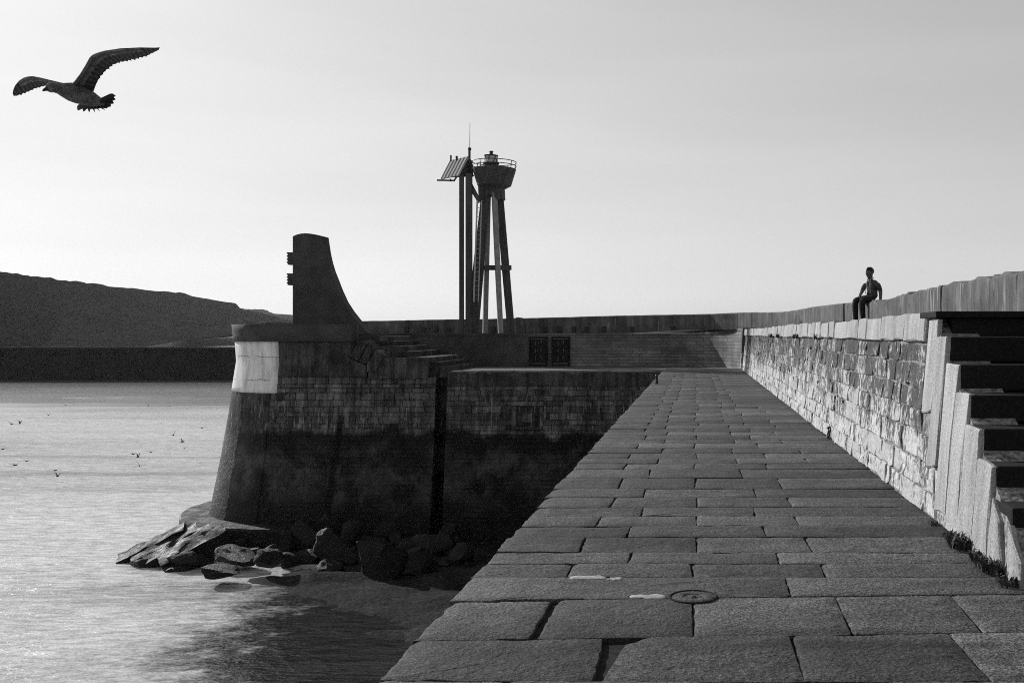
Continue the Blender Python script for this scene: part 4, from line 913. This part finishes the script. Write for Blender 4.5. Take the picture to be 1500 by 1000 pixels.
    for i in range(N):
        t = i / (N - 1); a = R(-160 + t * 148); 
        ends = [(113, 158.5), (121, 160.5), (129, 161.5), (137, 162), (144, 161.5), (151, 160), (157, 157.5), (162, 153.5), (165.5, 149), (167.5, 143.5), (167, 138.5)]
        ex_, ey_ = ends[i]; e = P(ex_, ey_, 52 - abs(i - 6) * 1.5); st_ = P(130 + i * 1.7, 151 - 0.35 * i, 26); d = (e - st_); s = d.cross(Vector((0, 1, 0))).normalized() * 3.9 * k; up = Vector((0, -1, 0.3)).normalized() * 0.5 * k
        web.append((bm.verts.new(st_), bm.verts.new(st_ + d * 0.84)))
        if len(web) > 1: bm.faces.new((web[-2][0], web[-1][0], web[-1][1], web[-2][1])).material_index = 1
        v = [bm.verts.new(q) for q in (st_ - s * .9 + up, st_ + s * .9 + up, st_ + d * .86 + s + up, e + s * .8, e - s * .6, st_ + d * .86 - s + up)]
        v2 = [bm.verts.new(q.co - up * 2.2) for q in v]
        for S in (v, v2[::-1]): bm.faces.new(S).material_index = 1
        for j in range(6): bm.faces.new((v[j], v[(j+1) % 6], v2[(j+1) % 6], v2[j])).material_index = 2 if j in (2, 3) and i % 2 else 1
    g = bm_obj('gull', bm, [M['gull'], M['gull_dark'], M['gull_pale'], M['gull_mid']], None, False, o0)
    return tag(g, 'large dark gull gliding close by at upper left with wings spread', 'gull')
gull_big()

# small gulls over the water
def gull_small(loc, span, up, yaw, bank, label):
    bm = bmesh.new(); L = span * 0.42; n = 8
    prof = [(-0.5, 0.02), (-0.3, 0.09), (0.0, 0.14), (0.25, 0.11), (0.36, 0.075), (0.45, 0.075), (0.5, 0.03), (0.57, 0.006)]; rings = []
    for u, r in prof: rings.append([bm.verts.new((u * L, r * L * math.cos(2*math.pi*j/n), r * L * math.sin(2*math.pi*j/n))) for j in range(n)])
    for i in range(len(rings) - 1):
        for j in range(n): bm.faces.new((rings[i][j], rings[i][(j+1) % n], rings[i+1][(j+1) % n], rings[i+1][j]))
    bm.faces.new(rings[0][::-1]); bm.faces.new(rings[-1])
    for sg in (-1, 1):
        sec = []
        for (f, ch, sw) in ((0.0, 0.34, 0.0), (0.22, 0.34, 0.06), (0.5, 0.30, 0.14), (0.75, 0.2, 0.0), (1.0, 0.04, -0.2)):
            y = sg * f * span / 2 * math.cos(up); z = (f * span / 2) * math.sin(up) * (1 if f < 0.55 else 0.55 / f + (1 - 0.55 / f) * 0.45) + 0.03 * span; x = sw * L
            sec.append([bm.verts.new((x + ch * L * 0.5, y, z)), bm.verts.new((x, y, z + 0.02 * span * (1 - f))), bm.verts.new((x - ch * L * 0.5, y, z)), bm.verts.new((x, y, z - 0.012 * span))])
        for a, b in zip(sec, sec[1:]):
            for j in range(4): bm.faces.new((a[j], a[(j+1) % 4], b[(j+1) % 4], b[j]))
        bm.faces.new(sec[0]); bm.faces.new(sec[-1])
    bm.faces.new([bm.verts.new(p) for p in ((-0.42 * L, 0.05 * L, 0), (-0.42 * L, -0.05 * L, 0), (-0.68 * L, -0.12 * L, 0.01), (-0.68 * L, 0.12 * L, 0.01))])
    o = bm_obj('gull', bm, M['gull_small'], None, True, loc, (bank, 0, yaw)); return tag(o, label, 'gull', 'small gulls over the harbour water')
# x, y, width px, wing lift deg, yaw deg, bank deg, distance
SG = [(17, 621, 9, 25, 150, 25, 80, 'small gull with spread wings, farthest left of the pair near the left border'), (29, 620, 6, 60, 80, 0, 82, 'small gull with raised wings, right of the pair near the left border'),
      (71, 608, 6, 35, 100, 0, 95, 'tiny gull with raised wings high on the left of the flock'), (96, 593.5, 4, 10, 60, 0, 110, 'left one of two dark gulls just below the left end of the sandbar'), (108, 593.5, 5, 50, 120, 25, 110, 'right one of two dark gulls just below the left end of the sandbar'),
      (217, 594, 6, 60, 100, 20, 108, 'dark gull with steep raised wings below the middle of the sandbar'), (248, 595, 5, 15, 90, 0, 106, 'small low gull below the right part of the sandbar'),
      (254, 637, 10, 30, 100, -35, 72, 'banking gull nearest the bastion with drooping wing'), (267, 647, 7, 50, 160, 20, 70, 'gull diving just below the banking gull'), (270, 656, 4, 15, 120, 0, 68, 'tiny dark gull under the diving gull'), (296, 626.5, 7, 8, 90, 0, 78, 'gull skimming low close to the bastion, flat wings'),
      (195, 665, 5, 15, 60, 0, 66, 'dark gull touching the left of the gull with raised wings'), (202, 669, 7, 62, 85, 0, 64, 'gull in mid water with both wings raised high'), (204, 682, 10, 38, 110, 25, 62, 'gull with one long wing swept left, below the mid water pair'), (221, 662, 4, 12, 90, 0, 67, 'tiny gull floating right of the mid water pair'),
      (4, 657.5, 7, 8, 90, 0, 68, 'flat winged gull cut by the left border'), (22, 681, 6, 10, 75, 0, 62, 'low gull with flat wings under the gull at the left border'), (39, 675, 4, 12, 90, 0, 64, 'tiny dark gull right of the low flat winged gull'),
      (81, 688.5, 6, 6, 90, 0, 60, 'gull with flat wings just above the lowest gull'), (84, 697, 11, 48, 90, 5, 58, 'lowest gull of the flock with wings in a wide V')]
for x, y, wd, up, yaw, bank, D, lab in SG:
    px = D / FPX; span = max(0.75, min(1.25, wd * px * 1.7)) * (1.0 if wd > 5 else 0.8)
    gull_small(at(x, y, D), span, R(up), R(yaw), R(bank), lab)

# ------------------------------------------------------------------ the seated man
def skin_mesh(joints, edges, sub=2):
    me = bpy.data.meshes.new('tmp'); me.from_pydata([j[0] for j in joints], edges, []); me.update()
    ob = bpy.data.objects.new('tmp', me); COL.objects.link(ob)
    sm = ob.modifiers.new('s', 'SKIN'); sm.use_smooth_shade = True; sm.branch_smoothing = 0.6
    for i, j in enumerate(joints):
        r = j[1]; me.skin_vertices[0].data[i].radius = r if isinstance(r, tuple) else (r, r)
        me.skin_vertices[0].data[i].use_root = (i == 0)
    ss = ob.modifiers.new('d', 'SUBSURF'); ss.levels = sub; ss.render_levels = sub
    dg = bpy.context.evaluated_depsgraph_get(); dg.update()
    nm = bpy.data.meshes.new_from_object(ob.evaluated_get(dg)); bpy.data.objects.remove(ob); bpy.data.meshes.remove(me); return nm
def person():
    # local frame: x forward (the way he faces), y to his left, z up, origin on the seat under the pelvis
    root = empty('person', (4.66, 26.45, 2.42), (0, 0, R(180 + 38))); root.scale = (1.16, 1.18, 1.1); tag(root, 'man in patterned shirt and dark trousers sitting on the sea parapet', 'person')
    J, E = [], []
    def j(p, r, parent=None):
        J.append((Vector(p), r)); i = len(J) - 1
        if parent is not None: E.append((parent, i))
        return i
    pel = j((0, 0, 0.11), 0.145); wa = j((-0.03, 0, 0.25), 0.138, pel); ch = j((-0.035, 0, 0.39), 0.148, wa); uc = j((-0.015, 0, 0.49), 0.115, ch); nb = j((0.025, 0, 0.565), 0.066, uc)
    nk = j((0.05, 0, 0.615), 0.056, nb); hd = j((0.085, 0, 0.69), 0.090, nk); ht = j((0.075, 0, 0.778), 0.098, hd)
    hands = []
    for s in (1, -1):
        sh = j((0.0, s * 0.165, 0.475), 0.077, uc)
        if s < 0: el, wr = (0.09, s * 0.205, 0.30), (0.27, s * 0.12, 0.165)       # left hand on the thigh
        else: el, wr = (-0.07, s * 0.205, 0.27), (-0.05, s * 0.215, 0.045)         # right hand propped on the parapet
        ua = j(tuple(Vector((0.0, s * 0.185, 0.47)).lerp(Vector(el), 0.5)), 0.064, sh); e = j(el, 0.047, ua); w_ = j(wr, 0.031, e); hands.append((Vector(el), Vector(wr), s))
        h = j((0.04, s * 0.09, 0.095), 0.10, pel); kn = j((0.43, s * 0.10, 0.07), 0.078, h); cf = j((0.43, s * 0.105, -0.14), 0.072, kn); an = j((0.40, s * 0.115, -0.49), 0.054, cf)
        hl = j((0.39, s * 0.125, -0.565), 0.034, an); to = j((0.56, s * 0.14, -0.585), 0.030, hl)
    me = skin_mesh(J, E)
    for m in (M['shirt'], M['trousers'], M['skin'], M['shoe']): me.materials.append(m)
    for p in me.polygons:
        c = p.center; i = 0
        if c.z > 0.60: i = 2
        elif c.z < 0.15 and abs(c.y) < 0.215 and not (c.x < 0.0 and abs(c.y) > 0.2): i = 1
        if c.z < -0.535: i = 3
        if c.z >= 0.0 and c.z < 0.30 and (c.y > 0.175 or c.y < -0.175 or (c.x > 0.16 and c.y < -0.09 and c.z > 0.135)): i = 2
        p.material_index = i
    me.name = 'body'; body = bpy.data.objects.new('body', me); COL.objects.link(body); body.parent = root
    # hands with separate fingers, rooted inside the wrists
    for el, wr, s in hands:
        d = (wr - el).normalized()
        if s > 0: fw, sd, bend = Vector((0.55, 0.55, -0.35)).normalized(), Vector((0.7, -0.7, 0)).normalized(), Vector((0.2, 0.2, -0.6))
        else: fw, sd, bend = Vector((0.85, 0.15, -0.45)).normalized(), Vector((0.1, 1, 0)).normalized(), Vector((0.1, 0, -0.8))
        HJ, HE = [(wr, (0.026, 0.020)), (wr + fw * 0.05, (0.036, 0.018)), (wr + fw * 0.085, (0.036, 0.014))], [(0, 1), (1, 2)]
        for q, ln in zip((-0.030, -0.010, 0.010, 0.030), (0.060, 0.078, 0.082, 0.070)):
            a = len(HJ); r0 = wr + fw * 0.09 + sd * q
            HJ += [(r0, 0.0095), (r0 + fw * ln * 0.5 + bend * 0.008, 0.009), (r0 + fw * ln * 0.9 + bend * 0.03, 0.0075)]; HE += [(2, a), (a, a+1), (a+1, a+2)]
        a = len(HJ); HJ += [(wr + fw * 0.04 + sd * 0.035, 0.011), (wr + fw * 0.08 + sd * 0.062, 0.0095), (wr + fw * 0.11 + sd * 0.066, 0.008)]; HE += [(1, a), (a, a+1), (a+1, a+2)]
        hm = skin_mesh(HJ, HE, 1); hm.materials.append(M['skin']); hm.name = 'hand'; ho = bpy.data.objects.new('hand', hm); COL.objects.link(ho); ho.parent = root
    # face: nose, brows, ears, mouth; hair cap
    bm = bmesh.new(); 
    prism(bm, [(0.150, -0.017, 0.705), (0.150, 0.017, 0.705), (0.155, 0.0, 0.765)], (0.03, 0, -0.012))
    for y in (-0.03, 0.03): bmesh.ops.create_uvsphere(bm, u_segments=8, v_segments=6, radius=0.013, matrix=Matrix.Translation((0.152, y, 0.75)))
    for y in (-0.086, 0.086): bmesh.ops.create_uvsphere(bm, u_segments=8, v_segments=6, radius=0.026, matrix=Matrix.Translation((0.07, y, 0.735)) @ Matrix.Diagonal((0.7, 0.4, 1.15, 1)))
    box(bm, (0.142, -0.026, 0.668), (0.168, 0.026, 0.678)); bm_obj('face', bm, M['skin'], root, True)
    bm = bmesh.new(); bmesh.ops.create_icosphere(bm, subdivisions=4, radius=1.0)
    bmesh.ops.delete(bm, geom=[v for v in bm.verts if v.co.z < -0.28 - 0.35 * (-v.co.x) + (0.85 if v.co.x > 0.2 else 0.0)], context='VERTS')
    for v in bm.verts:
        v.co *= 1 + mnoise.noise(v.co * 5) * 0.09; v.co = Vector((v.co.x * 0.102 + 0.070, v.co.y * 0.098, v.co.z * 0.104 + 0.765))
    bm_obj('hair', bm, M['hair'], root, True)
    # collar and the pale open front of the shirt, short sleeves
    bm = bmesh.new()
    for s in (1, -1):
        tube(bm, [(0.085, s * 0.045, 0.565), (0.105, s * 0.045, 0.48), (0.118, s * 0.06, 0.36), (0.122, s * 0.08, 0.22)], [0.007, 0.009, 0.008, 0.007], 6)
        tube(bm, [(-0.02, s * 0.05, 0.60), (0.05, s * 0.066, 0.595), (0.105, s * 0.035, 0.56)], 0.010, 6)
    bm_obj('shirt_edge', bm, M['trim'], root, True)
    return root
person()

# ------------------------------------------------------------------ sea air
bm = bmesh.new(); box(bm, (-2800, -400, SEA - 3), (2800, 3800, 140))
hz = bm_obj('haze', bm, []); hm = bpy.data.materials.new('sea_air'); hm.use_nodes = True; t_ = hm.node_tree; t_.nodes.clear()
ho_ = t_.nodes.new('ShaderNodeOutputMaterial'); pvn = t_.nodes.new('ShaderNodeVolumePrincipled'); pvn.inputs['Color'].default_value = (0.9, 0.9, 0.9, 1); pvn.inputs['Density'].default_value = 4.5e-5; pvn.inputs['Anisotropy'].default_value = 0.3
t_.links.new(pvn.outputs[0], ho_.inputs['Volume']); hz.data.materials.append(hm); tag(hz, 'thin sea haze', kind='stuff')
